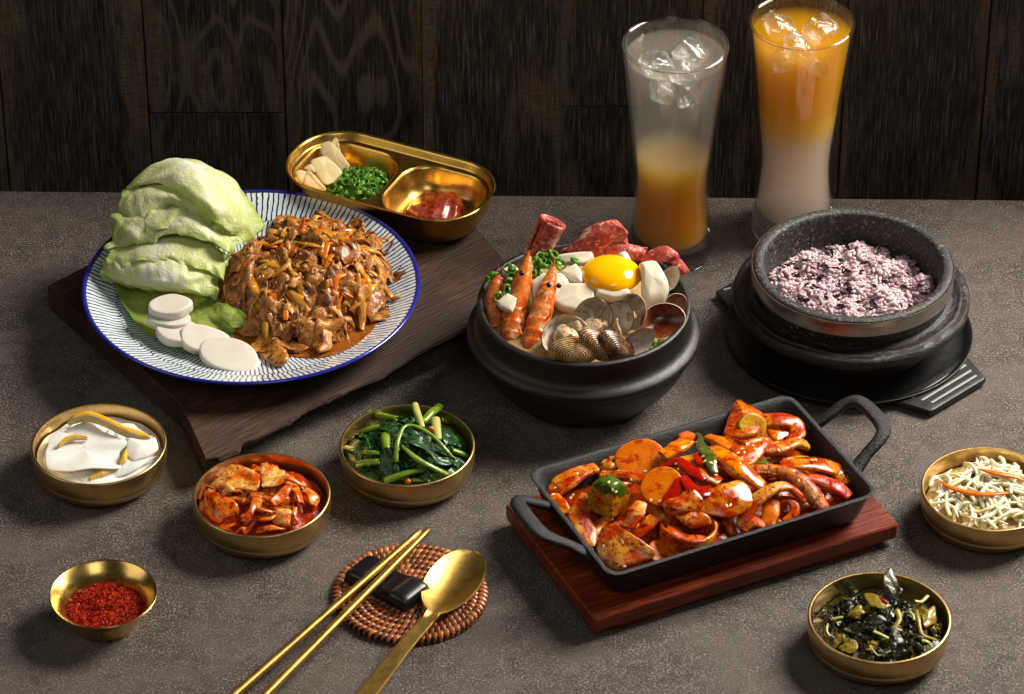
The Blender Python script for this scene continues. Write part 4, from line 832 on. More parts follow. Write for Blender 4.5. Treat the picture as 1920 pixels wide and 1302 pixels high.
for (zx, zy, zt, a_, b_, rx, ry, rz, h, lab) in [(818, 225, 6.2, 1.72, 1.2, .06, .02, .05, .95, 'topmost white rice cake slice of the small stack by the lettuce'), (812, 300, 5.45, 1.7, 1.25, .04, .05, .12, .7, 'second white rice cake slice from the top of the small stack'), (862, 385, 5.05, 1.75, 1.3, .12, .12, -.1, .95, 'white rice cake slice at the bottom of the small stack'),
                                                 (1040, 440, 4.75, 2.1, 1.35, .20, .2, -.12, .85, 'white rice cake slice leaning between the stack and the lowest slice'), (1195, 545, 4.2, 2.4, 1.7, .22, .18, -.15, .8, 'lowest flat white rice cake slice nearest the beef')]:
    p = Q('rc', zx, zy, zt)
    obj('rice_cake_slice', place((lambda q: (q[0]+wn(q[0], 1.1, int(zx), 3)*.05, q[1], None))(slab(ellipse(a_, b_, 40, .05, int(zx)), h*.85, .15, inner=6)), (p[0], p[1], zt-h), rx, ry, rz), M_TTEOK, label=lab, cat='rice cake', group='white rice cake slices on the plate')

BC = P(574, 548, 3.2)
_hb = dome(BC, 6.9, 7.7, 4.0, 0, .62)
def HB(x, y):
    x = np.asarray(x, float); y = np.asarray(y, float)
    return plate_z(x, y)+_hb(x, y)+wn(np.stack([x, y], -1), .95, 77, 1, 2)[..., 0]*.42*np.clip(_hb(x, y)/1.5, 0, 1)
# pool of sauce
so = [(690, 990), (560, 960), (480, 930), (600, 1000), (760, 985), (880, 935), (980, 870), (1040, 800), (1090, 640), (1118, 480), (1000, 400), (800, 420), (600, 600), (560, 800)]
so = [(130, 860), (300, 960), (480, 985), (640, 1000), (760, 985), (880, 935), (980, 870), (1050, 780), (1095, 640), (1118, 480), (1080, 360), (960, 320), (800, 300), (500, 350), (300, 500), (150, 700)]
pts_ = np.array([[*QH('bul', x, y, plate_z, .03)] for x, y in so])
vf = pslab(pts_, .1, .05, 0, 72, corner=.1, inner=8); V = vf[0].copy(); V[:, 2] = V[:, 2]-0+0*V[:, 2]; ce = pts_.mean(0)
V[:, 2] = plate_z(V[:, 0], V[:, 1])+np.where(np.arange(len(V)) < len(V)//2, -.03, .09)
obj('brown_sauce', (V, vf[1], None), M_BSAUCE, label='glossy brown sauce pooled around the beef on the striped plate', cat='sauce')
def HB2(x, y): return HB(x, y)-.55
obj('beef_heap_core', hfield(HB2, BC, 6.5, 7.2, .2, 2.2, 5, 56, 22), M_MEAT2, label='densely packed sauced beef at the heart of the heap', cat='beef')
GM = 'sauced beef slices heaped on the striped plate'
cnt = 0
for k in range(150):
    a_ = R_.uniform(0, 6.283); q = math.sqrt(R_.random())*.98; x, y = BC[0]+6.8*q*math.cos(a_), BC[1]+7.5*q*math.sin(a_)
    if k < 78:
        L, W = R_.uniform(2.2, 4.2), R_.uniform(1.4, 2.6)
        if math.hypot(x-PC[0], y-PC[1]) > 11.6: continue
        obj('beef_slice', drape(HB, x, y, R_.uniform(0, 6.28), L, W, R_.uniform(.14, .24), R_.uniform(.22, .42), 300+k, R_.uniform(-.15, .3), 20, 14, R_.uniform(-.2, .3)), M_MEAT if k % 3 else M_MEAT2, label='crumpled glossy brown beef slice '+where(x, y, BC, 7.2)+' of the heap on the plate', cat='beef slice', group=GM)
    elif k < 116:
        an = R_.uniform(0, 6.28); L = R_.uniform(1.8, 3.8); c_ = R_.uniform(-.8, .8)
        pth = []
        for t in np.linspace(-.5, .5, 5):
            px_, py_ = x+L*t*math.cos(an)-c_*(1-4*t*t)*math.sin(an), y+L*t*math.sin(an)+c_*(1-4*t*t)*math.cos(an); pth.append((px_, py_, float(HB(px_, py_))+R_.uniform(.05, .45)))
        obj('onion_strip', tube(pth, [.14, .3, .34, .3, .16], 10, 18, flat=.5, twist=R_.uniform(-1, 1), jit=.04, seed=k), M_ONION, label='translucent amber onion strip tangled '+where(x, y, BC, 7.2)+' of the beef heap', cat='onion strip', group='glazed onion strips in the beef heap')
for (pts_, r, lab) in [([(542, 240, -.3), (560, 170, .9), (584, 95, 2.0)], .3, 'carrot stick standing up at the back of the beef heap'), ([(268, 238, .2), (215, 400, .25), (152, 570, .2), (185, 690, .2), (268, 772, .15)], .26, 'long curved carrot strip down the left side of the beef heap'),
                       ([(845, 463, .3), (785, 500, .5), (772, 622, .3)], .3, 'bent carrot strip at the right of the beef heap'), ([(795, 690, .25), (830, 760, .3), (872, 826, .25)], .24, 'short carrot strip at the lower right of the beef heap'), ([(466, 688, .5), (466, 756, .4)], .24, 'tiny carrot end near the front of the beef heap'),
                       ([(690, 108, .9), (702, 168, .4)], .26, 'carrot end at the very back of the beef heap'), ([(530, 838, .2), (582, 892, .1)], .2, 'small carrot sliver above the sauce at the front'), ([(330, 560, .2), (385, 600, .4), (410, 720, .2)], .3, 'dark orange carrot strip in the middle of the beef heap'), ([(815, 540, .25), (850, 580, .35), (898, 612, .2)], .2, 'thin carrot sliver at the right of the beef heap')]:
    obj('carrot_strip', tube(path('bul', pts_, HB), [r*.85, r, r, r*.7], 10, 22, flat=.6, sq=3, jit=.02), M_CARROT, label=lab, cat='carrot strip', group='carrot strips in the beef heap')
for (pts_, r, lab) in [([(235, 470, .3), (265, 560, .5), (320, 640, .4)], .42, 'thick pale onion piece on the left of the beef heap'), ([(480, 545, .4), (560, 620, .5), (575, 690, .4)], .5, 'yellow onion wedge at the centre of the beef heap'), ([(690, 480, .4), (735, 600, .5), (770, 740, .4)], .36, 'long amber onion strip right of the heap centre'), ([(520, 250, .5), (620, 270, .5), (700, 285, .4)], .22, 'thin amber onion strip across the top of the beef heap'), ([(380, 480, .5), (440, 430, .6), (490, 370, .5)], .22, 'slim amber onion strip near the top left of the heap')]:
    obj('onion_piece', tube(path('bul', pts_, HB), [r*.5, r, r, r*.5], 12, 24, flat=.5, jit=.04, seed=int(r*100)), M_ONION, label=lab, cat='onion strip', group='glazed onion strips in the beef heap')
for k in range(14):
    a_ = R_.uniform(0, 6.283); q = math.sqrt(R_.random())*.9; x, y = BC[0]+6.5*q*math.cos(a_), BC[1]+7.0*q*math.sin(a_); an = R_.uniform(0, 6.28); L = R_.uniform(1.4, 2.8); c_ = R_.uniform(-.5, .5); pth = []
    for t in np.linspace(-.5, .5, 5):
        px_, py_ = x+L*t*math.cos(an)-c_*(1-4*t*t)*math.sin(an), y+L*t*math.sin(an)+c_*(1-4*t*t)*math.cos(an); pth.append((px_, py_, float(HB(px_, py_))+R_.uniform(.15, .4)))
    obj('carrot_strip', tube(pth, [.14, .22, .24, .2, .12], 10, 18, flat=.55, sq=3, jit=.02, seed=k), M_CARROT, label='orange carrot shred tangled '+where(x, y, BC, 7.2)+' of the beef heap', cat='carrot strip', group='carrot strips in the beef heap')
for (poly, th, lab) in [([(240, 930), (280, 870), (360, 850), (440, 900), (520, 880), (600, 935), (560, 970), (470, 960), (470, 1040), (400, 1050), (320, 990), (250, 960)], .5, 'large browned beef piece lying at the front edge of the heap'), ([(640, 900), (700, 790), (765, 820), (760, 930), (700, 975), (640, 950)], .45, 'beef piece sitting in the sauce at the front right'), ([(30, 430), (120, 380), (190, 440), (150, 500), (60, 540)], .3, 'flat brown beef slice against the lettuce'), ([(890, 220), (960, 210), (1020, 260), (1010, 310), (930, 300)], .5, 'round glossy beef lump at the back right of the heap'), ([(400, 100), (480, 75), (540, 110), (530, 190), (450, 200), (390, 160)], .5, 'beef lump at the back left of the heap'), ([(660, 70), (700, 55), (730, 90), (770, 180), (700, 200), (650, 130)], .3, 'upright beef scrap at the back of the heap'),
                        ([(150, 790), (290, 760), (300, 850), (200, 870)], .25, 'dark beef slice beside the bright lettuce scrap'), ([(290, 830), (400, 740), (520, 790), (500, 870), (370, 850)], .3, 'broad beef slice above the front beef piece')]:
    pp_ = [QH('bul', x, y, HB, .25) for x, y in poly]
    obj('beef_piece', pslab(pp_, th, th*.45, .2, 48, .13, 2.6, len(lab), .3), M_MEAT, label=lab, cat='beef slice', group=GM)

# ------------------------------------------------------------------ gold tray: garlic, scallion, chilli paste
for poly, lab in [([(545, 152, 5.6), (583, 285, 4.9), (560, 300, 4.6), (500, 225, 5.2)], 'hindmost garlic slice peeking up in the gold tray'), ([(425, 215, 5.6), (490, 192, 5.8), (560, 250, 5.4), (662, 392, 4.6), (640, 430, 4.3), (580, 425, 4.3), (430, 300, 5.0)], 'long garlic slice standing behind the others in the gold tray'),
                  ([(340, 350, 5.5), (400, 318, 5.7), (475, 315, 5.6), (592, 430, 4.9), (555, 520, 4.3), (450, 525, 4.4), (385, 440, 4.9)], 'broad garlic slice in the middle of the gold tray heap'), ([(230, 425, 5.5), (310, 428, 5.5), (295, 515, 4.9), (250, 500, 5.0)], 'small garlic slice at the left end of the gold tray'), ([(308, 432, 5.5), (345, 430, 5.6), (462, 555, 4.7), (440, 575, 4.5), (296, 525, 4.9)], 'front garlic slice touching the scallions'), ([(290, 400, 5.2), (345, 370, 5.4), (380, 430, 5.2), (330, 430, 5.1)], 'narrow garlic slice wedged between the bigger ones')]:
    obj('garlic_slice', pslab([Q('tray', *p) for p in poly], .22, .08, .05, 40, .02, 2, len(lab), .35, up=(0, -1, 1)), M_GARLIC, label=lab, cat='garlic slice', group='garlic slices in the gold tray')
def scal_ring(r, h, wth):
    pr = [(r, 0), (r+.02, h*.5), (r, h), (r-wth, h), (r-wth-.01, h*.5), (r-wth, 0), (r, 0)]
    vf = lathe(pr, 12); return (vf[0]*np.array([1, R_.uniform(.75, 1), 1]), vf[1], None)
RINGS = []
def scallions(pos, label, group, name='scallion_ring', c=None, r=1):
    base = label
    for k, p in enumerate(pos):
        label = base if c is None else 'small green scallion ring '+where(p[0], p[1], c, r)+' of the gold tray pile'
        rot = (R_.uniform(-1.2, 1.2), R_.uniform(-1.2, 1.2), R_.uniform(0, 6.28))
        key = (label, k % 6)
        if key not in SC: SC[key] = obj(name, scal_ring(R_.uniform(.26, .42), R_.uniform(.18, .42), R_.uniform(.06, .1)), M_SCAL, label=label, cat='scallion', group=group, org=(0, 0, 0)); o = SC[key]; o.location = Vector(np.asarray(p)*S); o.rotation_euler = rot
        else: copy_obj(SC[key], p, rot)
SC = {}
tcen = Q('tray', 730, 540, 4.0); Ht = dome(tcen, 2.9, 2.6, 1.5, 3.25, .7)
obj('scallion_core', hfield(lambda x, y: Ht(x, y)-.25, tcen, 2.6, 2.3, .12, 4, 3, 30, 10), M_SCAL, label='packed chopped scallion under the loose rings in the gold tray', cat='scallion')
pos = []
for k in range(150):
    a_ = R_.uniform(0, 6.283); q = math.sqrt(R_.random()); x, y = tcen[0]+2.75*q*math.cos(a_), tcen[1]+2.45*q*math.sin(a_); pos.append((x, y, float(Ht(x, y))+R_.uniform(-.12, .22)))
scallions(pos, 'small chopped green scallion ring heaped in the gold tray', 'scallion rings in the gold tray', c=tcen, r=2.7)
pc_ = Q('tray', 1325, 700, 3.7); vf = blob((2.35, 2.0, 1.05), (pc_[0], pc_[1], 3.55), 5, .16, 2.4, 6); V = vf[0]+wn(vf[0], 7, 4)*.035; V[:, 2] = np.maximum(V[:, 2], 3.07)
obj('chilli_paste', (V, vf[1], None), M_PASTE, label='lumpy red chilli paste in the right compartment of the gold tray', cat='paste')

# ------------------------------------------------------------------ chilli flakes
Hc = dome(CB, 3.6, 3.6, .9, .9, .8); rg = np.random.default_rng(3); parts_ = []
tet = np.array([(-1, -.6, 0), (1, -.5, .1), (.7, .6, -.1), (-.8, .7, .1), (0, 0, .35)])
VV = []; FF = []
for k in range(3600):
    a_ = rg.uniform(0, 6.283); q = math.sqrt(rg.random()); x, y = CB[0]+2.72*q*math.cos(a_), CB[1]+2.72*q*math.sin(a_)
    z = float(Hc(x, y))+rg.uniform(-.15, .12)+.06*math.sin(x*3.1)*math.cos(y*2.7)
    s_ = rg.uniform(.035, .11); M3 = rotm(rg.uniform(-1.2, 1.2), rg.uniform(-1.2, 1.2), rg.uniform(0, 6.28)); b = len(VV)*5
    VV.append((tet*np.array([s_*rg.uniform(.8, 1.5), s_, s_]))@M3.T+np.array([x, y, z])); FF += [(b, b+1, b+4), (b+1, b+2, b+4), (b+2, b+3, b+4), (b+3, b, b+4), (b+3, b+2, b+1, b)]
obj('chilli_flakes', (np.vstack(VV), FF, None), M_CHILI, label='coarse red chilli flakes heaped in the small gold dish', cat='chilli flakes', kind='stuff', smooth=False)
obj('chilli_flakes', hfield(lambda x, y: Hc(x, y)-.12, CB, 2.7, 2.7, .05, 6, 2, 30, 10), M_CHILI, label='packed chilli flakes lying under the loose ones', cat='chilli flakes', kind='stuff')

# ------------------------------------------------------------------ purple rice
rcx, rcy = SP[0], SP[1]
def HR(x, y):
    x = np.asarray(x, float); y = np.asarray(y, float); r = np.hypot(x-rcx, y-rcy); return 4.75+.55*np.clip(1-(r/6.8)**2, 0, 1)+wn(np.stack([x, y], -1), 1.5, 15, 1, 3)[..., 0]*.3
obj('cooked_rice', hfield(lambda x, y: HR(x, y)-.1, (rcx, rcy), 6.55, 6.55, .05, 5, 4, 60, 24), M_RICE, label='sticky purple rice bed filling the stone pot', cat='rice', kind='stuff')
gr_v, gr_f, _ = blob((.40, .155, .145), (0, 0, 0), 2); VV = []; FF = []; nv_ = len(gr_v)
for k in range(2100):
    a_ = rg.uniform(0, 6.283); q = math.sqrt(rg.random()); x, y = rcx+6.5*q*math.cos(a_), rcy+6.5*q*math.sin(a_)
    M3 = rotm(rg.uniform(-.4, .4), rg.uniform(-.45, .45), rg.uniform(0, 6.28))
    VV.append((gr_v*rg.uniform(.85, 1.2))@M3.T+np.array([x, y, float(HR(x, y))+rg.uniform(-.12, .08)])); FF += [tuple(i+k*nv_ for i in f) for f in gr_f]
obj('rice_grains', (np.vstack(VV), FF, None), M_RICE, label='loose purple rice grains on top of the rice in the stone pot', cat='rice', kind='stuff')
b0 = None
hand = [(475, 445), (510, 455), (555, 370), (690, 300), (720, 310), (810, 295), (760, 365), (905, 380), (810, 430), (1015, 490), (620, 518), (810, 505), (780, 555), (820, 550), (865, 608), (760, 600), (770, 630), (560, 600), (540, 590), (1120, 632), (955, 610), (690, 405), (735, 415), (770, 410), (880, 425), (605, 455), (670, 465), (1230, 510), (1250, 560), (450, 395), (490, 385), (820, 530), (740, 575), (650, 470)]
for k in range(78):
    if k < len(hand): p = QH('sto', hand[k][0], hand[k][1], HR, .24)
    else:
        a_ = rg.uniform(0, 6.283); q = math.sqrt(rg.random()); p = np.array([rcx+6.2*q*math.cos(a_), rcy+6.2*q*math.sin(a_), 0]); p[2] = float(HR(p[0], p[1]))+.2
    rot = (0, R_.uniform(-.4, .4), R_.uniform(-1.0, .6) if k < len(hand) else R_.uniform(0, 3.1))
    if b0 is None:
        b0 = obj('black_rice_grain', blob((.42, .14, .14), (0, 0, 0), 2), M_BRICE, label='single black rice grain lying among the purple rice', cat='rice grain', group='black grains in the stone pot rice', org=(0, 0, 0)); b0.location = Vector(p*S); b0.rotation_euler = rot
    else: copy_obj(b0, p, rot, R_.uniform(.8, 1.15))['label'] = 'single black rice grain '+where(p[0], p[1], SP, 6.4)+' of the purple rice'
# ------------------------------------------------------------------ earthenware pot: seafood and tofu stew
Hp = dome(KP, 8.2, 8.2, 1.0, 6.4, .8)
obj('stew_broth', hfield(Hp, KP, 7.55, 7.55, .12, 1.8, 6, 60, 20), M_BROTH, label='pale cloudy broth filling the black earthenware pot', cat='broth')
def tofu(poly, th, lab, bulge=.1, up=(0, -.3, 1)):
    obj('tofu_piece', pslab([Q('pot', *p) for p in poly], th, min(.14, th*.3), bulge, 60, .03, 1.6, len(lab), .72, 6, up=up), M_TOFU, label=lab, cat='tofu', group='tofu pieces in the stew')
tofu([(560, 462, 8.9), (660, 458, 9.0), (757, 458, 8.9), (766, 545, 8.4), (735, 600, 8.1), (680, 625, 7.9), (560, 590, 8.0), (522, 560, 8.2)], 1.0, 'large smooth tofu slice in front of the egg yolk')
tofu([(775, 420, 9.3), (860, 445, 9.2), (955, 500, 8.8), (955, 520, 8.7), (860, 545, 8.5), (762, 520, 8.8)], .9, 'wedge of tofu touching the front of the egg yolk')
tofu([(565, 395, 9.3), (650, 345, 9.7), (690, 395, 9.4), (690, 455, 9.0), (620, 440, 9.0)], .8, 'small tofu wedge left of the egg yolk')
tofu([(535, 300, 9.6), (620, 285, 9.8), (742, 282, 9.8), (752, 318, 9.5), (690, 352, 9.3), (570, 345, 9.2)], .7, 'flat tofu slice behind the egg yolk')
tofu([(400, 450, 9.0), (470, 405, 9.3), (575, 405, 9.3), (612, 450, 9.0), (540, 540, 8.4), (470, 600, 7.9), (410, 540, 8.2)], .9, 'tofu slice behind the two upright shrimps')
tofu([(210, 560, 8.4), (270, 510, 8.8), (330, 540, 8.6), (300, 620, 8.0), (230, 590, 8.2)], .7, 'small tofu corner between the left shrimps')
tofu([(240, 380, 9.2), (300, 345, 9.5), (340, 380, 9.2), (300, 420, 9.0), (250, 410, 9.0)], .5, 'tofu scrap at the back left under the scallions')
# big soft tofu log lying at the right
obj('tofu_piece', pslab([Q('pot', *p) for p in [(1000, 345, 9.9), (1090, 330, 9.9), (1140, 400, 9.5), (1168, 490, 8.9), (1140, 560, 8.3), (1050, 590, 8.1), (1015, 520, 8.6), (1010, 430, 9.3)]], 1.9, .5, .25, 60, .05, 1.2, 8, .3, 7, up=(.2, -.3, 1)), M_TOFU, label='thick rounded piece of soft tofu right of the egg yolk', cat='tofu', group='tofu pieces in the stew')
obj('tofu_crumb', blob((.55, .4, .35), Q('pot', 925, 305, 9.9), 3, .12, 3, 2), M_TOFU, label='ragged tofu crumb behind the egg yolk', cat='tofu', group='tofu pieces in the stew')
yk = Q('pot', 845, 405, 9.15); vf = blob((2.38, 2.25, 1.25), yk, 5); V = vf[0].copy(); k = V[:, 2] < yk[2]; V[k, 2] = yk[2]+(V[k, 2]-yk[2])*.55
obj('egg_yolk', (V, vf[1], None), M_YOLK, label='round glossy raw egg yolk on top of the stew', cat='egg yolk')
# shrimps
def shrimp(pth, rads, eyes, lab, up):
    p = [Q('pot', *q) for q in pth]; t = thing('shrimp', lab, 'shrimp', (p[0][0], p[0][1], 5.6), 'shrimps in the stew')
    uu = np.linspace(0, 1, 60); rf = np.interp(uu, np.linspace(0, 1, len(rads)), rads)*np.where(uu < .5, 1+.10*(((uu*8) % 1)-.5), 1.04-.05*np.abs(np.sin(uu*9)))
    b = tube(p, rf, 18, 60, flat=.86, up=up, endr=.4); V = b[0]
    lenu = b[2][:, 0]; ridge = np.where(lenu < .42, np.abs(np.sin(lenu*36))*.05, 0); ce = V.copy()
    V = V+wn(V, 2.4, 4)*.03
    body = obj('carapace', (V, b[1], b[2]), M_SHRIMP, t)
    m_ = (p[-2]+p[-1])/2; d_ = p[-1]-p[-2]; d_ = d_/np.linalg.norm(d_)
    obj('rostrum', tube([p[-2]*.55+p[-1]*.45+np.array([.1, -.1, .15]), p[-1]+d_*.05, p[-1]+d_*.45+np.array([0, 0, .1])], [.3, .16, .02], 8, 12, flat=.5), M_SHRIMP, t)
    for e in eyes: obj('eye', blob((.21, .21, .21), Q('pot', *e), 3), M_EYE, t)
    for k in range(3):
        j = np.array([R_.uniform(-.5, .5), R_.uniform(-.3, .3), R_.uniform(.1, .5)])
        obj('antenna', tube([p[-1], p[-1]+d_*.3+j*.4, p[-1]+d_*.4+j], [.03, .02, .01], 5, 8), M_SHRIMP, t)
    for k in range(3):                                # tail-shell bands and folded legs
        q = smoothpath(p, 20)[2+k*3]
        obj('leg', tube([q+np.array([.5, -.5, .1]), q+np.array([.75, -.7, .5]), q+np.array([.55+.1*k, -.55, 1.1])], [.1, .08, .03], 6, 8), M_SHRIMP, t)
shrimp([(285, 770, 6.4), (300, 690, 7.1), (318, 590, 7.9), (345, 470, 9.0), (372, 370, 10.0), (386, 300, 10.7)], [.8, .92, .88, .8, .58, .24], [(350, 393, 10.35), (403, 384, 9.9)], 'shrimp standing head up, middle one of the three', (0, -1, .3))
shrimp([(400, 830, 6.3), (425, 740, 7.0), (450, 640, 7.8), (482, 520, 8.9), (508, 430, 9.7), (524, 362, 10.4)], [.8, .92, .86, .78, .58, .24], [(500, 458, 10.05), (556, 462, 9.6)], 'shrimp standing head up, nearest to the clams', (0, -1, .3))
shrimp([(205, 700, 6.6), (196, 620, 7.2), (200, 530, 8.0), (214, 450, 8.8), (226, 405, 9.3)], [.6, .7, .66, .5, .2], [], 'leftmost shrimp half hidden at the pot rim', (0, -1, .3))
# clams: half shells with a rim, ridges and a hinge
def half_shell(a_, b_, d_, n=40, m=46, ridge=.022, th=.07):
    def fn(U, V):
        s = V; t = U*2*math.pi; r_ = s**.85
        x = a_*r_*np.cos(t)*(1-.10*np.sin(t)); y = b_*(r_*np.sin(t)+.18*(1-r_)); z = -d_*(1-r_**2.2)+ridge*np.sin(s**1.3*78)*s
        return np.stack([x, y, z], -1)
    u, v = np.meshgrid(np.linspace(0, 1, n, endpoint=False), np.linspace(.004, 1, m), indexing='ij')
    p = fn(u, v); q = p*np.array([.965, .965, 1])+np.array([0, 0, th]); N = n*m
    V = np.vstack([p.reshape(-1, 3), q.reshape(-1, 3)])
    Fo = gridfaces(n, m, 0, False, wrapu=True); Fi = gridfaces(n, m, N, True, wrapu=True)
    rim = [(((i+1) % n)*m+m-1, i*m+m-1, N+i*m+m-1, N+((i+1) % n)*m+m-1) for i in range(n)]
    c0 = [tuple(i*m for i in range(n))]; c1 = [tuple(N+i*m for i in range(n))[::-1]]
    uv_ = np.stack([u, v], -1).reshape(-1, 2); return V, Fo+c0+rim, Fi+c1, np.vstack([uv_, uv_])
def clam(lab, shells, meats, base):
    t = thing('clam', lab, 'clam', base, 'clams in the stew')
    for (pos, a_, b_, d_, rx, ry, rz, mo, mi) in shells:
        V, Fo, Fi, UV_ = half_shell(a_, b_, d_); c_ = Q('pot', *pos); V = V@rotm(rx, ry, rz).T+c_
        so_ = obj('shell', (V, Fo, UV_), mo, t); sub('shell_lining', (V, Fi, UV_), mi, so_)
    for (pos, r_, sd_) in meats:
        obj('clam_meat', blob(r_, Q('pot', *pos), 4, .15, 3.4, sd_), M_CLAM, t)
clam('open clam with pale plump meat at the front of the pot', [((590, 735, 8.2), 1.95, 1.6, 1.1, .75, -.15, .35, M_SHELL, M_SHELLI), ((752, 625, 8.8), 1.5, 1.45, .9, 1.25, .1, -.15, M_SHELL, M_SHELLI)],
     [((590, 738, 8.15), (.95, .7, .55), 3), ((640, 680, 8.3), (.85, .6, .5), 4), ((730, 700, 8.2), (.95, .65, .62), 5), ((775, 680, 8.3), (.7, .5, .6), 8)], Q('pot', 640, 760, 6.2))
clam('clam with a dark rimmed shell standing beside the open one', [((885, 640, 8.8), 1.25, 1.45, .8, 1.25, .35, -.3, M_SHELLD, M_SHELLI)], [((880, 690, 8.4), (.28, .3, .95), 6)], Q('pot', 885, 700, 6.2))
clam('beige clam standing behind the dark rimmed one', [((955, 605, 8.9), 1.3, 1.55, .8, 1.2, .2, -.3, M_SHELLI, M_SHELLI)], [((965, 640, 8.6), (.4, .35, .6), 7)], Q('pot', 955, 680, 6.2))
clam('golden brown clam shell closed at the front rim', [((645, 826, 8.3), 2.1, 1.15, .9, -1.95, .0, .05, M_SHELL, M_SHELLI)], [], Q('pot', 655, 850, 6.2))
clam('amber streaked clam shell slanting up at the front', [((772, 796, 8.5), 1.95, 1.0, .8, -2.0, .75, .2, M_SHELL, M_SHELLI)], [], Q('pot', 768, 830, 6.2))
clam('dark brown clam shell slanting up behind the amber one', [((872, 800, 8.4), 1.9, 1.0, .8, -2.0, .75, .2, M_SHELLD, M_SHELLI)], [], Q('pot', 868, 830, 6.2))
clam('beige half clam shell opening to the right at the front rim', [((990, 782, 8.4), 1.7, 1.05, .85, 1.35, -.55, .5, M_SHELL, M_SHELLI)], [], Q('pot', 985, 820, 6.2))
clam('red brown half clam shell at the right rim of the pot', [((1128, 655, 8.4), 1.85, 1.35, .85, .75, -.25, .22, M_SHELLI, M_SHELLR), ((1200, 560, 8.9), .95, .75, .35, 1.0, -.5, .4, M_SHELLI, M_SHELLR)], [], Q('pot', 1128, 700, 6.2))
clam('clam shell edge at the back right under the raw beef', [((1170, 420, 9.2), .75, 1.1, .4, 1.1, .5, -.2, M_SHELLD, M_SHELLI)], [], Q('pot', 1170, 470, 6.2))
# raw beef
def roll(p0, p1, r0, r1, lab, turns=1.7, seed=0):
    p0, p1 = np.array(p0), np.array(p1); T = p1-p0; L = np.linalg.norm(T); T = T/L; A = np.cross(T, [0, 0, 1.0]); A /= np.linalg.norm(A); B = np.cross(T, A)
    def fn(U, V):
        an_ = U*turns*2*math.pi+.8; rr_ = (r0*(1-V)+r1*V)*(.72+.3*U); h = V*L+.12*np.sin(U*9+seed)+.1*U
        return p0+T*h[..., None]+A*(rr_*np.cos(an_))[..., None]+B*(rr_*np.sin(an_)*.85)[..., None]+wn(np.stack([U*5, V*3], -1), 1.5, seed, 3)*.05
    vf = sheet(fn, 60, 20, .15, .5); t = obj('raw_beef_roll', vf, M_FAT, label=lab, cat='raw beef', group='raw beef slices on the stew')
    return t
roll(Q('pot', 415, 330, 8.4), Q('pot', 525, 110, 11.6), .95, 1.25, 'raw beef slice rolled into a tube standing at the back of the pot', 1.6, 3)
def beefsheet(rows, lab, amp, seed, th=.2):
    obj('raw_beef_slice', cgrid('pot', rows, 40, 36, th, amp, 1.9, seed, .08), M_FAT, label=lab, cat='raw beef', group='raw beef slices on the stew')
beefsheet([[(575, 275, 9.2), (640, 205, 10.4), (740, 140, 11.4), (830, 105, 11.8), (880, 135, 11.2)], [(600, 260, 9.6), (680, 215, 10.6), (780, 180, 11.2), (870, 140, 11.6), (925, 165, 11.0)], [(640, 300, 9.2), (720, 285, 9.6), (800, 260, 10.0), (870, 190, 10.8), (930, 230, 10.0)], [(660, 310, 9.0), (740, 305, 9.2), (790, 300, 9.2), (840, 260, 9.6), (900, 240, 9.6)]], 'folded raw beef slice behind the egg yolk, largest of them', .12, 5)
beefsheet([[(810, 290, 9.3), (860, 240, 10.2), (940, 232, 10.3), (1020, 245, 10.0), (1066, 265, 9.6)], [(820, 305, 9.2), (880, 270, 9.9), (950, 265, 10.1), (1020, 275, 9.8), (1050, 290, 9.4)], [(850, 320, 9.0), (900, 310, 9.3), (960, 310, 9.4), (1010, 315, 9.2), (1040, 310, 9.0)]], 'low raw beef slice right behind the egg yolk', .12, 9)
beefsheet([[(1005, 320, 9.3), (1070, 275, 10.0), (1150, 248, 10.4), (1215, 265, 10.2), (1235, 300, 9.7), (1270, 385, 8.9)], [(1020, 330, 9.3), (1085, 300, 9.9), (1160, 285, 10.2), (1210, 300, 9.9), (1220, 340, 9.5), (1255, 400, 8.8)], [(1060, 345, 9.0), (1110, 330, 9.4), (1170, 325, 9.6), (1195, 340, 9.4), (1205, 370, 9.2), (1220, 405, 8.7)]], 'raw beef slice curling over the right rim of the pot', .12, 14)
beefsheet([[(850, 110, 11.2), (900, 130, 11.2), (935, 170, 10.8)], [(880, 150, 10.8), (915, 180, 10.6), (938, 215, 10.0)], [(895, 210, 10.0), (915, 230, 9.9), (935, 240, 9.8)]], 'pink raw beef fold beside the amber drink', .05, 18, .12)
pos = [Q('pot', x, y, z) for x, y, z in [(505, 285, 10.3), (520, 300, 10.2), (430, 330, 9.9), (460, 335, 9.9), (485, 330, 9.9), (415, 350, 9.7), (440, 360, 9.7), (470, 360, 9.8), (500, 350, 9.8), (530, 345, 9.7), (425, 385, 9.5), (455, 390, 9.5), (440, 405, 9.4), (410, 405, 9.4), (560, 350, 9.6), (575, 345, 9.6), (545, 370, 9.5), (640, 330, 9.8), (660, 345, 9.6), (275, 365, 9.7), (295, 385, 9.6), (180, 420, 8.9), (165, 430, 8.8), (200, 410, 9.0), (285, 440, 9.3), (300, 420, 9.4), (265, 470, 9.1), (280, 490, 9.0), (225, 515, 8.9), (215, 525, 8.8), (310, 400, 9.5), (400, 370, 9.6), (395, 330, 9.7), (530, 325, 9.8), (545, 330, 9.8), (1085, 780, 7.6), (1070, 800, 7.5), (450, 310, 10), (480, 300, 10.1)]]
scallions(pos, 'bright green scallion ring scattered on the seafood stew', 'scallion rings on the stew')

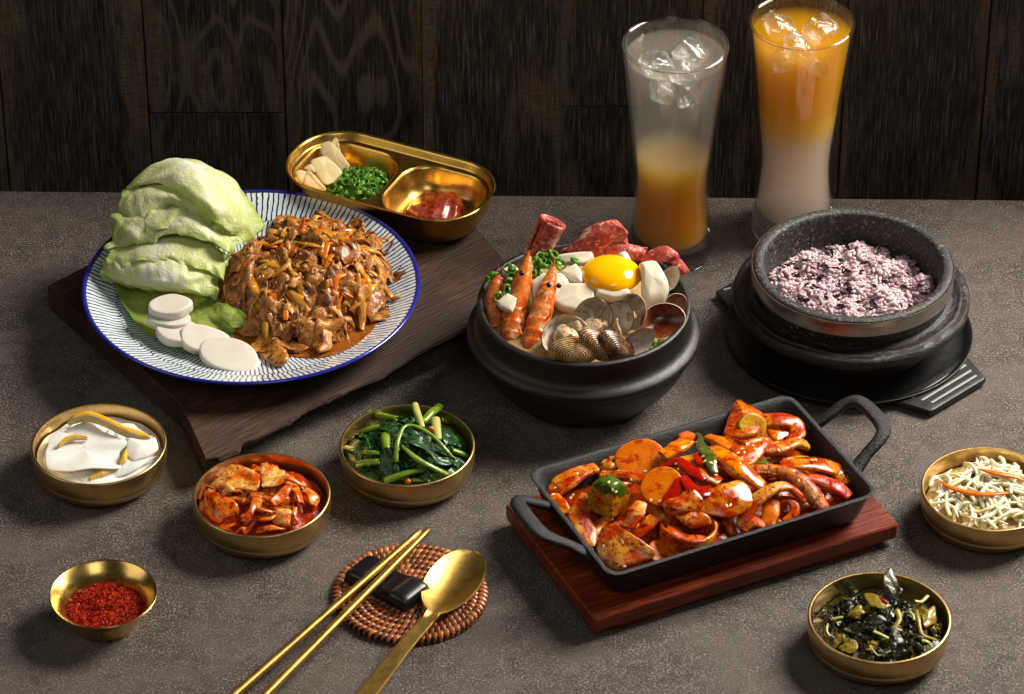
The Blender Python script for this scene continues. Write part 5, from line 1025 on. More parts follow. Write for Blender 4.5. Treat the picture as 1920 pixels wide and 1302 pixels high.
# ------------------------------------------------------------------ cast-iron pan: spicy squid with vegetables
def Hs(x, y):
    lx = (np.asarray(x)-PANC[0])*math.cos(PANA)+(np.asarray(y)-PANC[1])*math.sin(PANA); ly = -(np.asarray(x)-PANC[0])*math.sin(PANA)+(np.asarray(y)-PANC[1])*math.cos(PANA)
    return 3.15+1.75*np.clip(1-(lx/10.6)**2, 0, 1)**.8*np.clip(1-(ly/6.0)**2, 0, 1)**.9
n_, m_ = 70, 44; V = []
for u_ in np.linspace(-10.1, 10.1, n_):
    for w_ in np.linspace(-5.75, 5.75, m_):
        p = panp(u_, w_, 0); p[2] = float(Hs(p[0], p[1]))-.5; V.append(p)
V = np.array(V); V[:, 2] += wn(V[:, :2], 1.7, 9, 1, 3)[:, 0]*.2; V[:, 2] = np.maximum(V[:, 2], 2.9)
obj('red_sauce', (V, gridfaces(n_, m_), None), M_PSAUCE, label='thick red chilli sauce coating the bottom of the iron pan', cat='sauce')
GP = 'spicy squid and vegetable pieces in the iron pan'
def strip(view, pts_, rad, m, lab, nm, cat, flat=.6, dz=.35, sq=2.9, jit=.07, n=16, mm=34, twist=0, endr=.22, **k):
    rad = [q_*1.16 for q_ in rad]
    return obj(nm, tube(path(view, pts_, Hs, dz), rad, n, mm, flat=flat*.68, sq=sq, jit=jit, seed=len(lab), twist=twist, endr=endr, **k), m, label=lab, cat=cat, group=GP)
def piece(view, poly, th, m, lab, nm, cat, bulge=.1, dz=.4, amp=.04, up=(0, -.4, 1), corner=.3, bev=None):
    return obj(nm, pslab([QH(view, p[0], p[1], Hs, dz+(p[2] if len(p) > 2 else 0)) for p in poly], th, bev or min(.16, th*.45), bulge, 52, amp, 1.6, len(lab), corner, 6, up=up), m, label=lab, cat=cat, group=GP)
# filler pieces low in the sauce
for k in range(46):
    lx, ly = R_.uniform(-9.4, 9.4), R_.uniform(-5.1, 5.1); an = R_.uniform(0, 6.28); L = R_.uniform(1.2, 2.8); c_ = R_.uniform(-.5, .5); pth = []
    for t in np.linspace(-.5, .5, 5):
        q = panp(max(-9.6, min(9.6, lx+L*t*math.cos(an)-c_*(1-4*t*t)*math.sin(an))), max(-5.4, min(5.4, ly+L*t*math.sin(an)+c_*(1-4*t*t)*math.cos(an))), 0); q[2] = float(Hs(q[0], q[1]))-.25+R_.uniform(-.1, .2); pth.append(q)
    r = R_.uniform(.3, .55)
    obj('squid_strip', tube(pth, [r*.7, r, r*.7], 12, 18, flat=.6, twist=R_.uniform(-1, 1), jit=.05, seed=k), (M_SQUIDR, M_SQUID, M_SQUIDR, M_PCAR)[k % 4], label='small red sauced strip tucked low '+where(lx, ly*1.7, (0, 0), 9.5)+' of the pan', cat='squid strip', group='small strips low in the pan sauce')
strip('pl', [(50, 735, -.2), (130, 640, .3), (240, 560, .6), (365, 520, .6)], [.55, .75, .8, .6], M_SQUID, 'orange sauced onion strip at the left end of the pan', 'onion_strip', 'onion', .5, .4)
strip('pl', [(80, 745, .2), (120, 790, .2), (150, 850, 0)], [.5, .55, .4], M_YEL, 'short yellow piece against the left wall of the pan', 'onion_piece', 'onion', .6, .3)
strip('pl', [(285, 715, .5), (250, 850, .5), (300, 980, .2), (345, 1085, 0)], [.2, .72, .7, .2], M_SQUIDP, 'pale pointed onion wedge left of the green zucchini', 'onion_wedge', 'onion', .55, .4)
# zucchini chunk with green skin
zc = QH('pl', 470, 745, Hs, 1.0); zt = thing('zucchini_chunk', 'yellow zucchini chunk with bright green skin in the left of the pan', 'zucchini', (zc[0], zc[1], 3.2), GP)
zb = blob((1.6, 1.3, 1.65), (0, 0, 0), 4, .12, 1.3, 3); V = zb[0].copy(); 
for n__, d__ in (((-.55, -.83, .1), .72), ((.72, -.68, .1), .78), ((0, -.2, -1), 1.2)):
    n__ = np.array(n__)/np.linalg.norm(n__); ex = np.maximum(V@n__-d__, 0); V = V-np.outer(ex*.92, n__)
obj('flesh', (V+zc, zb[1], None), M_ZFLESH, zt)
Vn = V/np.linalg.norm(V, axis=1, keepdims=True); dsk = np.array([.25, .35, .9]); dsk = dsk/np.linalg.norm(dsk)
fs = [f for f in zb[1] if np.mean([Vn[i]@dsk+.08*math.sin(V[i][0]*4+V[i][2]*5) for i in f]) > .42]
obj('skin', (V*1.025+zc, fs, None), M_ZSKIN, zt)
piece('pl', [(400, 1010, .8), (490, 925, 1.0), (600, 980, 1.1), (790, 1120, .6), (760, 1190, .2), (510, 1265, -.1), (375, 1150, .3)], .55, M_SQUIDP, 'broad pale squid slab at the near left corner of the pan', 'squid_slab', 'squid', .25, .35)
rc_ = QH('pl', 1040, 960, Hs, .9)
def ringfn(U, V):
    t = U*2*math.pi; r_ = 2.0*(1+.05*np.sin(3*t))*(1-.05*V); return np.stack([rc_[0]+r_*np.cos(t), rc_[1]+r_*np.sin(t)*.9, rc_[2]+.15-1.6*V+.12*np.sin(2*t)], -1)
sq_ = sheet(ringfn, 60, 14, .36, .6); V = (sq_[0]-rc_)@rotm(-.12, .05, 0).T+rc_
obj('squid_ring', (V, sq_[1], sq_[2]), M_SQUID, label='thick squid ring standing at the near side of the pan', cat='squid', group=GP)
def disc(view, zx, zy, dz, r, th, rx, ry, rz, m, lab, nm, cat, asp=.9):
    c_ = QH(view, zx, zy, Hs, dz); obj(nm, place(slab(ellipse(r, r*asp, 36, .04, len(lab)), th, .08, (0, 0, -th/2), 5), c_, rx, ry, rz), m, label=lab, cat=cat, group=GP)
disc('pl', 690, 462, .9, 1.95, .42, .55, -.12, .2, M_PCAR, 'large round carrot slice at the back left of the pan', 'carrot_slice', 'carrot', .78)
disc('pl', 850, 665, 1.0, 1.6, .4, .45, -.2, .2, M_PCAR, 'round carrot slice in front of the red pepper', 'carrot_slice', 'carrot', 1.0)
disc('pl', 850, 1140, .2, 1.2, .35, .3, .2, .2, M_PCAR, 'carrot slice lying low behind the near wall of the pan', 'carrot_slice', 'carrot')
strip('pl', [(430, 500, .5), (480, 495, .7), (535, 460, .6)], [.6, .68, .5], M_SQUIDP, 'small squid chunk behind the large carrot slice', 'squid_chunk', 'squid', .8, .3, 3)
strip('pl', [(420, 570, .5), (560, 585, .6), (750, 605, .6)], [.4, .48, .45], M_SQUID, 'squid strip running under the large carrot slice', 'squid_strip', 'squid', .7)
strip('pl', [(700, 775, .6), (660, 850, .6), (600, 950, .3)], [.35, .6, .4], M_SQUIDP, 'pale onion strip right of the green zucchini', 'onion_strip', 'onion', .5)
strip('pl', [(790, 890, .5), (730, 950, .4), (665, 1015, .2)], [.42, .42, .36], M_SQUID, 'squid strip above the broad pale squid slab', 'squid_strip', 'squid', .8)
strip('pl', [(835, 295, .6), (960, 278, .8), (1100, 325, .8)], [.45, .5, .4], M_PCAR, 'orange strip along the back wall of the pan', 'carrot_strip', 'carrot', .6)
strip('pl', [(1035, 330, 1.0), (950, 380, .9), (850, 440, .7)], [.5, .6, .5], M_YEL, 'yellow strip behind the large carrot slice', 'vegetable_strip', 'vegetable', .6, .35, 3)
strip('pl', [(1010, 465, .8), (1130, 560, .9), (1262, 632, .8)], [.5, .62, .42], M_YEL, 'yellow strip between red and green pepper', 'vegetable_strip', 'vegetable', .55, .35, 3)
strip('pl', [(835, 530, .9), (960, 490, 1.1), (1080, 555, 1.2), (1150, 620, 1.1)], [.22, .42, .42, .25], M_RPEP, 'curved red pepper strip in the middle of the pan', 'red_pepper_strip', 'red pepper', .45)
strip('pl', [(985, 580, 1.1), (1050, 665, 1.2), (1130, 700, 1.2), (1205, 680, 1.1)], [.25, .45, .5, .3], M_RPEP, 'glossy red pepper piece above the translucent onion', 'red_pepper_strip', 'red pepper', .5)
strip('pl', [(1095, 435, 1.3), (1140, 495, 1.3), (1185, 515, 1.2)], [.25, .35, .2], M_RPEP, 'small red pepper piece left of the green pepper', 'red_pepper_strip', 'red pepper', .5)
strip('pl', [(980, 560, .9), (960, 640, 1.1), (900, 740, .9), (860, 800, .7)], [.2, .4, .45, .3], M_RPEP, 'red pepper edge beside the front carrot slice', 'red_pepper_strip', 'red pepper', .35)
strip('pl', [(1105, 275, 1.2), (1150, 390, 1.5), (1195, 480, 1.5), (1230, 565, 1.3)], [.12, .4, .42, .28], M_GPEP, 'dark green pepper strip in the middle of the pan', 'green_pepper_strip', 'green pepper', .5)
strip('pr', [(70, 440, 1.0), (170, 520, 1.2), (300, 620, 1.2), (480, 745, .9)], [.5, .78, .82, .45], M_YEL, 'big yellow wedge in the middle of the pan', 'vegetable_wedge', 'vegetable', .6, .4, 2.4)
piece('pan', [(840, 560, .7), (1000, 490, 1.0), (1150, 458, 1.0), (1190, 560, .8), (1100, 640, .5), (980, 620, .6)], .22, M_OPETAL, 'shiny translucent onion petal at the near middle of the pan', 'onion_petal', 'onion', .3, .55, .06)
piece('pl', [(870, 790, 1.0), (960, 700, 1.2), (1060, 720, 1.3), (1130, 810, 1.1), (1110, 890, .8), (980, 900, .8), (890, 860, .8)], .2, M_OPETAL, 'folded glassy onion petal on top of the squid ring', 'onion_petal', 'onion', .35, .45, .16)
piece('pl', [(920, 830, .8), (1020, 800, 1.0), (1180, 860, .9), (1210, 930, .6), (1060, 950, .6), (950, 910, .6)], .22, M_SQUID, 'curled squid flap tucked into the squid ring', 'squid_flap', 'squid', .25, .4, .14)
piece('pr', [(270, 58, 1.8), (380, 110, 1.6), (505, 180, 1.2), (430, 330, .8), (260, 360, .7), (155, 330, .8), (200, 180, 1.4)], .5, M_SQUID, 'tall squid flap at the back right of the pan', 'squid_flap', 'squid', .2, .5, .05, (0, -1, .6))
strip('pr', [(480, 215, 1.2), (620, 215, 1.3), (740, 250, 1.1), (765, 330, .8), (700, 375, .6)], [.6, .62, .6, .5, .4], M_SQUID, 'curved orange squid strip at the back right corner of the pan', 'squid_strip', 'squid', .75, .5)
piece('pr', [(500, 260, .9), (740, 260, .9), (740, 350, .5), (600, 390, .4), (520, 330, .6)], .3, M_YEL, 'yellow onion petal inside the curved squid strip', 'onion_petal', 'onion', .15, .4)
disc('pr', 385, 262, 1.6, 1.15, .8, .75, .25, .3, M_ZFLESH, 'browned zucchini slice leaning on the tall squid flap', 'zucchini_slice', 'zucchini', .85)
piece('pr', [(165, 350, .8), (330, 385, 1.2), (545, 375, 1.0), (430, 540, .8), (330, 590, .7), (250, 500, .9)], .25, M_SQUIDR, 'dark red sauced flap dotted with sesame seeds', 'squid_flap', 'squid', .25, .4, .08)
strip('pr', [(485, 460, .6), (620, 430, .8), (740, 395, .9), (830, 410, .6)], [.5, .58, .56, .42], M_SQUIDP, 'whitish squid strip behind the tentacle at right', 'squid_strip', 'squid', .75)
# tentacle with suckers
tp = [(380, 610, .5), (560, 620, .7), (730, 670, .9), (860, 790, .8), (970, 940, .4)]; tpath = path('pr', tp, Hs, .4)
tt_ = thing('squid_tentacle', 'thick sauced squid tentacle with suckers at the right of the pan', 'squid', tpath[0], GP)
obj('arm', tube(tpath, [.42, .58, .7, .74, .62], 16, 40, flat=.8, jit=.04, seed=2), M_TENT, tt_)
spn = smoothpath(tpath, 26)
for k in range(2, 24):
    d_ = spn[min(k+1, 25)]-spn[k-1]; b_ = np.cross(d_, [0, 0, 1]); b_ = b_/np.linalg.norm(b_)
    obj('sucker', blob((.13, .13, .11), spn[k]-b_*-.0+(-b_ if b_[1] > 0 else b_)*.5+np.array([0, 0, .12]), 2), M_TENT, tt_)
strip('pr', [(285, 1080, .1), (340, 980, .5), (430, 860, 1.0), (560, 775, 1.3), (700, 765, 1.2), (825, 880, .7)], [.34, .46, .48, .44, .38, .22], M_SQUIDP, 'white looped squid strip at the near right of the pan', 'squid_strip', 'squid', .75, .4)
strip('pr', [(400, 850, .5), (450, 790, .7), (550, 765, .7)], [.3, .42, .3], M_SQUIDP, 'small pale squid loop behind the white looped strip', 'squid_strip', 'squid', .6)
strip('pr', [(630, 575, .7), (800, 560, .8), (980, 580, .8), (1100, 630, .6), (1165, 730, .3)], [.4, .62, .75, .7, .4], M_OPETAL, 'ribbed translucent onion strip at the right of the pan', 'onion_strip', 'onion', .45)
strip('pr', [(830, 680, .6), (960, 710, .6), (1080, 760, .5), (1185, 835, .2)], [.4, .58, .62, .4], M_SQUID, 'orange squid strip nearest the right wall of the pan', 'squid_strip', 'squid', .7)
strip('pr', [(560, 875, .5), (545, 960, .5), (520, 1060, .3)], [.5, .56, .5], M_PCAR, 'carrot stick upright by the near wall of the pan', 'carrot_strip', 'carrot', .6, .35, 3)
strip('pr', [(620, 850, .4), (720, 880, .5), (735, 960, .4), (640, 1035, .2)], [.3, .36, .34, .2], M_SQUIDR, 'dark red curled tentacle tip by the near wall', 'squid_strip', 'squid', .8)
strip('pr', [(330, 1110, .2), (400, 1030, .4), (480, 1070, .2)], [.35, .5, .3], M_SQUIDR, 'dark purple edged tentacle by the near wall', 'squid_strip', 'squid', .8)
strip('pr', [(420, 575, .8), (500, 560, .9), (590, 585, .8)], [.15, .3, .15], M_GPEP, 'green pepper sliver above the tentacle', 'green_pepper_strip', 'green pepper', .5)
piece('pr', [(630, 530, .6), (720, 510, .6), (850, 520, .5), (800, 560, .5), (660, 560, .5)], .3, M_ZFLESH, 'yellow zucchini half slice with a green edge at right', 'zucchini_slice', 'zucchini', .1)
strip('pr', [(20, 350, .8), (120, 380, .9), (230, 440, .8)], [.35, .5, .35], M_PCAR, 'orange strip right of the green pepper', 'carrot_strip', 'carrot', .5)
strip('pl', [(880, 980, .3), (1010, 1040, .3), (1180, 1060, .2)], [.5, .55, .4], M_SQUIDR, 'red sauced squid strip inside the squid ring base', 'squid_strip', 'squid', .7)

# ------------------------------------------------------------------ side dishes
def bowl_core(key, z, h, m, nm, lab, cat, amp=.15):
    c_ = BOWLS[key]; H = dome(c_, 5.0, 5.0, h, z, .8); obj(nm, hfield(H, c_, 4.75, 4.75, amp, 2.2, 5, 48, 16), m, label=lab, cat=cat); return H
# pickled radish
H1 = bowl_core('sal', 1.9, .5, M_RADISH, 'pickled_radish_bed', 'white pickled radish packed low in its brass bowl', 'radish', .1)
def rad(poly, lab, th=.13, bulge=.1, up=(0, -.3, 1)):
    obj('radish_slice', pslab([Q('sal', *p) for p in poly], th, .07, bulge, 60, .10, 1.1, len(lab), .55, 7, up=up), M_RADISH, label=lab, cat='radish slice', group='radish slices in the brass bowl')
rad([(400, 390, 2.95), (540, 440, 2.85), (740, 330, 3.0), (1000, 450, 3.0), (1180, 540, 3.1), (1060, 640, 2.9), (1085, 820, 2.75), (800, 830, 2.95), (560, 870, 2.75), (320, 840, 2.6), (285, 650, 2.8), (310, 500, 2.9)], 'largest white radish sheet on top of the brass bowl')
rad([(1185, 510, 3.0), (1350, 545, 2.9), (1470, 525, 3.0), (1515, 640, 2.8), (1400, 720, 2.7), (1250, 780, 2.5), (1165, 700, 2.6)], 'white radish sheet folded at the right of the bowl', .18, .2)
rad([(1170, 740, 2.4), (1400, 740, 2.5), (1500, 680, 2.6), (1300, 840, 2.3), (1100, 920, 2.1), (930, 930, 2.1), (1000, 830, 2.3)], 'white radish sheet along the lower right rim')
rad([(320, 850, 2.3), (530, 830, 2.4), (640, 900, 2.2), (700, 965, 2.1), (480, 920, 2.1)], 'white radish sheet along the lower left rim')
rad([(560, 870, 2.4), (700, 840, 2.5), (800, 850, 2.3), (720, 970, 2.0)], 'small pointed radish slice at the front rim')
rad([(225, 690, 2.5), (290, 640, 2.7), (330, 830, 2.2), (240, 790, 2.2)], 'radish slice edge at the left of the bowl')
rad([(450, 395, 2.8), (620, 330, 3.0), (760, 330, 3.0), (700, 450, 2.8), (560, 460, 2.8)], 'radish slice under the back of the yellow peel')
rad([(1080, 340, 2.6), (1250, 340, 2.6), (1400, 470, 2.5), (1550, 560, 2.4), (1300, 560, 2.3), (1100, 480, 2.5)], 'radish slice against the back right of the bowl')
for k in range(12):
    a_ = R_.uniform(0, 6.283); q = math.sqrt(R_.random())*.72; x, y = BOWLS['sal'][0]+4.6*q*math.cos(a_), BOWLS['sal'][1]+4.6*q*math.sin(a_)
    obj('radish_slice', drape(H1, x, y, R_.uniform(0, 6.28), R_.uniform(1.8, 3.0), R_.uniform(1.4, 2.2), .08, .14, 1500+k, R_.uniform(-.1, .16), 18, 14, .1, .05, clamp=BOWLS['sal']), M_RADISH, label='thin curled radish slice '+where(x, y, BOWLS['sal'], 4.6)+' of the brass bowl', cat='radish slice', group='radish slices in the brass bowl')
def peel(pts_, r, lab):
    p = [Q('sal', *q) for q in pts_]; t = thing('citron_peel', lab, 'citron peel', p[0], 'yellow citron peel in the brass bowl')
    obj('pith', tube(p, r, 10, 34, flat=1.25, sq=2.6, jit=.02), M_PITH, t)
    obj('zest', tube([q+np.array([0, .06, .13]) for q in p], [x*.92 for x in r], 10, 34, flat=1.0, sq=2.6, jit=.02), M_PEEL, t)
peel([(525, 330, 3.2), (600, 275, 3.5), (750, 250, 3.7), (950, 320, 3.6), (1120, 410, 3.4), (1300, 460, 3.2), (1430, 505, 3.1)], [.14, .28, .32, .3, .26, .3, .16], 'long curved strip of yellow peel across the back of the bowl')
peel([(410, 580, 3.05), (510, 505, 3.25), (620, 480, 3.3), (735, 490, 3.2)], [.08, .16, .17, .08], 'short yellow peel showing through the largest radish sheet')
peel([(1165, 640, 2.9), (1140, 720, 2.8), (1090, 785, 2.6)], [.1, .22, .1], 'yellow peel sliver right of the largest radish sheet')
peel([(1040, 835, 2.4), (900, 885, 2.3), (760, 955, 2.15)], [.16, .32, .16], 'yellow peel piece at the front of the bowl')
# kimchi
H2 = bowl_core('kim', 1.75, 1.0, M_KJUICE, 'kimchi_juice', 'red kimchi juice pooled in the brass bowl', 'juice', .18)
c_ = BOWLS['kim']
for k in range(28):
    a_ = R_.uniform(0, 6.283); q = math.sqrt(R_.random())*.8; x, y = c_[0]+4.6*q*math.cos(a_), c_[1]+4.6*q*math.sin(a_)
    obj('kimchi_piece', drape(H2, x, y, R_.uniform(0, 6.28), R_.uniform(1.7, 3.0), R_.uniform(1.2, 2.0), R_.uniform(.14, .26), R_.uniform(.2, .34), 700+k, R_.uniform(-.05, .4), 20, 14, .1, .12, clamp=c_), (M_KIM, M_KIM, M_KIMW)[k % 3], label='crinkled red kimchi piece '+where(x, y, c_, 4.6)+' of the brass bowl', cat='kimchi', group='small kimchi pieces in the brass bowl')
def kim(poly, m, lab, th=.26, bulge=.2, amp=.09):
    obj('kimchi_leaf', pslab([QH('kim', p[0], p[1], H2, p[2]) for p in poly], th, .1, bulge, 56, amp, 2.2, len(lab), .35, 6), m, label=lab, cat='kimchi', group='large kimchi leaves in the brass bowl')
kim([(390, 370, .9), (490, 250, 1.0), (640, 250, 1.0), (840, 345, .9), (800, 500, .8), (640, 485, .8), (470, 490, .7), (300, 455, .6)], M_KIMW, 'largest pale kimchi leaf at the back left')
kim([(845, 250, 1.0), (960, 270, 1.0), (1095, 310, 1.0), (1060, 390, .9), (880, 460, .8), (835, 380, .9)], M_KIMW, 'pale kimchi leaf at the back centre')
kim([(260, 540, .7), (380, 540, .9), (560, 620, .9), (600, 690, .8), (420, 840, .5), (310, 800, .4), (265, 660, .5)], M_KIM, 'broad orange kimchi leaf at the front left', .3, .35)
kim([(1010, 710, .8), (1080, 695, .8), (1165, 725, .8), (1160, 880, .5), (1060, 870, .5), (975, 830, .5)], M_KIMW, 'white ribbed kimchi block at the front right')
kim([(1180, 700, .8), (1250, 680, .8), (1240, 880, .4), (1160, 890, .4)], M_KIM, 'orange kimchi slice beside the white ribbed block')
for pts_, r, m, lab in [([(870, 480, .9), (1000, 420, 1.1), (1150, 390, 1.2), (1330, 445, .9)], [.2, .34, .36, .25], M_KIMW, 'pale kimchi rib slanting to the right'), ([(1140, 440, 1.1), (1060, 550, 1.0), (990, 655, .8)], [.25, .36, .2], M_KIM, 'orange kimchi strip running down from the pale rib'), ([(1190, 470, .9), (1230, 560, .9), (1260, 650, .8)], [.3, .36, .25], M_KIM, 'curved kimchi strip right of centre'), ([(1320, 480, .8), (1390, 580, .7), (1390, 690, .6)], [.3, .45, .3], M_KIMW, 'pale kimchi strip by the right rim'), ([(760, 540, .9), (790, 640, .9), (740, 780, .7), (640, 840, .5)], [.2, .3, .34, .3], M_KIM, 'kimchi strip curling in the middle'),
                     ([(800, 700, .9), (880, 720, .9), (980, 740, .8)], [.25, .4, .3], M_KIMW, 'short layered kimchi piece at the centre'), ([(800, 790, .7), (900, 820, .7), (990, 790, .6)], [.22, .3, .22], M_KIM, 'orange kimchi roll at the front centre'), ([(420, 890, .3), (500, 900, .4), (590, 870, .4)], [.25, .36, .2], M_KIM, 'kimchi roll in the juice at the front left'), ([(820, 930, .2), (960, 920, .3), (1100, 930, .2)], [.2, .32, .2], M_KIM, 'kimchi strip in the juice at the front'), ([(200, 590, .3), (270, 480, .6), (360, 500, .7)], [.2, .3, .2], M_KIM, 'kimchi edge at the left rim'), ([(520, 480, .9), (600, 530, .95), (660, 560, .9)], [.2, .32, .2], M_KIM, 'orange kimchi scrap in front of the largest leaf')]:
    obj('kimchi_strip', tube(path('kim', pts_, H2), [q_*1.25 for q_ in r], 14, 30, flat=.32, sq=2.8, jit=.13, twist=.9, endr=.2, seed=len(lab)), m, label=lab, cat='kimchi', group='kimchi strips in the brass bowl')
# cooked greens
H3 = bowl_core('spi', 1.5, 1.3, M_GREENS, 'greens_bed', 'dark cooked greens packed low in the brass bowl', 'greens', .25)
c_ = BOWLS['spi']
for k in range(34):
    a_ = R_.uniform(0, 6.283); q = math.sqrt(R_.random())*.82; x, y = c_[0]+4.6*q*math.cos(a_), c_[1]+4.6*q*math.sin(a_)
    obj('wilted_leaf', drape(H3, x, y, R_.uniform(0, 6.28), R_.uniform(1.6, 3.2), R_.uniform(.8, 1.5), .06, R_.uniform(.22, .4), 900+k, R_.uniform(0, .45), 26, 16, 0, .2, clamp=c_), M_GREENS, label='glossy wilted dark green leaf '+where(x, y, c_, 4.6)+' of its brass bowl', cat='greens', group='wilted leaves in the brass bowl')
for pts_, r, m, lab in [([(425, 205, .7), (570, 235, .9), (730, 270, .9)], [.3, .3, .26], M_STEM, 'thick light green stem at the back left rim'), ([(935, 110, 1.9), (965, 210, 1.6), (1015, 360, 1.2)], [.26, .27, .24], M_STEMW, 'pale upright stem at the back'), ([(1205, 130, 1.7), (1120, 200, 1.5), (1020, 300, 1.2)], [.34, .36, .3], M_STEM, 'green stem sticking out over the back rim'), ([(1160, 275, 1.3), (1175, 380, 1.2), (1190, 500, 1.0)], [.36, .36, .3], M_STEMW, 'broad pale stem right of centre'), ([(1225, 275, .7), (1290, 290, .7), (1360, 315, .5)], [.25, .26, .22], M_STEM, 'short stem by the back right rim'),
                     ([(320, 420, .5), (420, 385, .7), (540, 355, .8)], [.2, .28, .22], M_STEM, 'green stem by the left wall'), ([(300, 775, .4), (400, 750, .6), (530, 745, .8)], [.32, .32, .28], M_STEM, 'yellow green stem at the front left'), ([(365, 640, .7), (450, 640, .9), (540, 650, 1.0)], [.2, .22, .18], M_STEM, 'thin stem left of centre'), ([(600, 960, .2), (740, 910, .5), (900, 860, .6), (1060, 840, .5)], [.3, .3, .26, .2], M_STEM, 'light green stem along the front rim'), ([(790, 575, 1.4), (980, 730, 1.2), (1130, 810, .9), (1300, 890, .4)], [.14, .26, .28, .24], M_STEM, 'long green stem running to the front right'),
                     ([(720, 745, 1.0), (735, 560, 1.5), (790, 390, 1.7), (860, 340, 1.7), (980, 365, 1.6), (1120, 450, 1.4), (1280, 620, 1.0), (1400, 755, .5)], [.2, .2, .15, .14, .16, .2, .2, .1], M_STEM, 'arched leaf rib bent over the top of the greens'), ([(1350, 620, .5), (1440, 650, .4), (1525, 690, .2)], [.24, .26, .22], M_STEM, 'stem by the right rim'), ([(610, 450, 1.2), (615, 520, 1.2), (625, 600, 1.2)], [.36, .36, .3], M_STEM, 'green stem stub near the top'), ([(165, 590, .4), (240, 605, .4)], [.2, .22], M_STEMW, 'pale stem end at the left rim'), ([(900, 950, .1), (1050, 945, .1), (1210, 925, .1)], [.2, .24, .2], M_STEM, 'low stem at the front right rim')]:
    obj('greens_stalk', tube(path('spi', pts_, H3), r, 12, 26, flat=.75, jit=.02, seed=len(lab)), m, label=lab, cat='greens', group='green stems in the brass bowl')
for (x, y, l, lab) in [(1115, 385, 1.2, 'tiny orange carrot bit beside the broad pale stem'), (860, 965, .15, 'tiny orange carrot bit at the front rim of the greens')]:
    obj('carrot_bit', blob((.25, .2, .25), QH('spi', x, y, H3, l), 2, .04, 5, 3), M_CARROT, label=lab, cat='carrot', group='carrot bits in the greens')
for k, (rows, lab) in enumerate([([(800, 420, 1.5), (900, 380, 1.7), (1080, 460, 1.5), (1250, 650, 1.1), (1390, 750, .6), (1250, 760, .9), (1050, 640, 1.3), (880, 560, 1.5)], 'broad shiny leaf under the arched rib'), ([(490, 290, 1.0), (600, 270, 1.2), (720, 330, 1.4), (740, 440, 1.4), (620, 420, 1.3), (540, 370, 1.1)], 'crumpled dark leaf at the back left of the greens'), ([(560, 580, 1.2), (650, 560, 1.3), (690, 700, 1.1), (760, 860, .7), (640, 900, .5), (530, 820, .6)], 'dark leaf hanging down the front of the greens'), ([(1220, 320, .9), (1320, 380, .8), (1440, 500, .5), (1400, 580, .5), (1260, 500, .8)], 'dark leaf by the right wall of the greens')]):
    obj('wilted_leaf', pslab([QH('spi', p[0], p[1], H3, p[2]) for p in rows], .07, .03, .12, 64, .14, 2.6, 40+k, .3, 8), M_GREENS, label=lab, cat='greens', group='broad leaves in the brass bowl')
# seaweed
H4 = bowl_core('wak', 1.4, 1.0, M_WAK, 'seaweed_bed', 'dark seaweed packed low in the brass bowl', 'seaweed', .25)
c_ = BOWLS['wak']
for k in range(58):
    a_ = R_.uniform(0, 6.283); q = math.sqrt(R_.random())*.84; x, y = c_[0]+4.6*q*math.cos(a_), c_[1]+4.6*q*math.sin(a_)
    ol = k % 7 == 3
    obj('seaweed_piece', drape(H4, x, y, R_.uniform(0, 6.28), R_.uniform(1.2, 2.6), R_.uniform(.6, 1.3), .05, R_.uniform(.22, .42), 1200+k, R_.uniform(0, .5), 22, 14, R_.uniform(-.2, .4), .1, clamp=c_), M_WAKY if ol else M_WAK, label=('olive tinted crumpled seaweed piece ' if ol else 'glossy near black crumpled seaweed piece ')+where(x, y, c_, 4.6)+' of the brass bowl', cat='seaweed', group='olive seaweed pieces' if ol else 'dark seaweed pieces in the brass bowl')
for poly, m, lab in [([(870, 150, 2.0), (930, 112, 2.1), (1015, 180, 1.9), (1032, 310, 1.4), (990, 385, 1.1), (890, 385, 1.1), (850, 260, 1.6)], M_WAK, 'tall grey black seaweed flap standing at the back'), ([(380, 250, 1.2), (480, 200, 1.4), (620, 310, 1.3), (540, 370, 1.1), (430, 330, 1.1)], M_WAK, 'curled seaweed flap at the back left'), ([(460, 690, 1.0), (560, 610, 1.3), (760, 620, 1.4), (720, 690, 1.1), (520, 720, .9)], M_WAK, 'flat dark seaweed strip across the middle'), ([(740, 560, 1.5), (850, 540, 1.6), (890, 600, 1.4), (780, 640, 1.3)], M_WAK, 'shiny seaweed patch at the centre'), ([(930, 680, 1.3), (1000, 680, 1.3), (1080, 820, 1.0), (1050, 930, .6), (960, 940, .5), (990, 830, .9)], M_WAK, 'smooth seaweed lobe at the front'),
                     ([(500, 560, 1.3), (610, 430, 1.5), (670, 530, 1.4)], M_WAKY, 'olive seaweed corner left of centre'), ([(420, 860, .5), (520, 750, .8), (600, 770, .8), (580, 900, .4)], M_WAKY, 'golden olive seaweed piece at the front left rim'), ([(1210, 500, 1.2), (1350, 470, 1.1), (1370, 600, .9), (1270, 650, .9)], M_WAKY, 'olive and black seaweed flap at the right'), ([(680, 340, 1.4), (780, 360, 1.4), (940, 450, 1.3), (860, 470, 1.3), (740, 420, 1.4)], M_WAKY, 'long olive seaweed strip behind the centre')]:
    obj('seaweed_flap', pslab([QH('wak', p[0], p[1], H4, p[2]) for p in poly], .08, .03, .15, 52, .12, 2.4, len(lab), .35, 7), m, label=lab, cat='seaweed', group='large seaweed flaps')
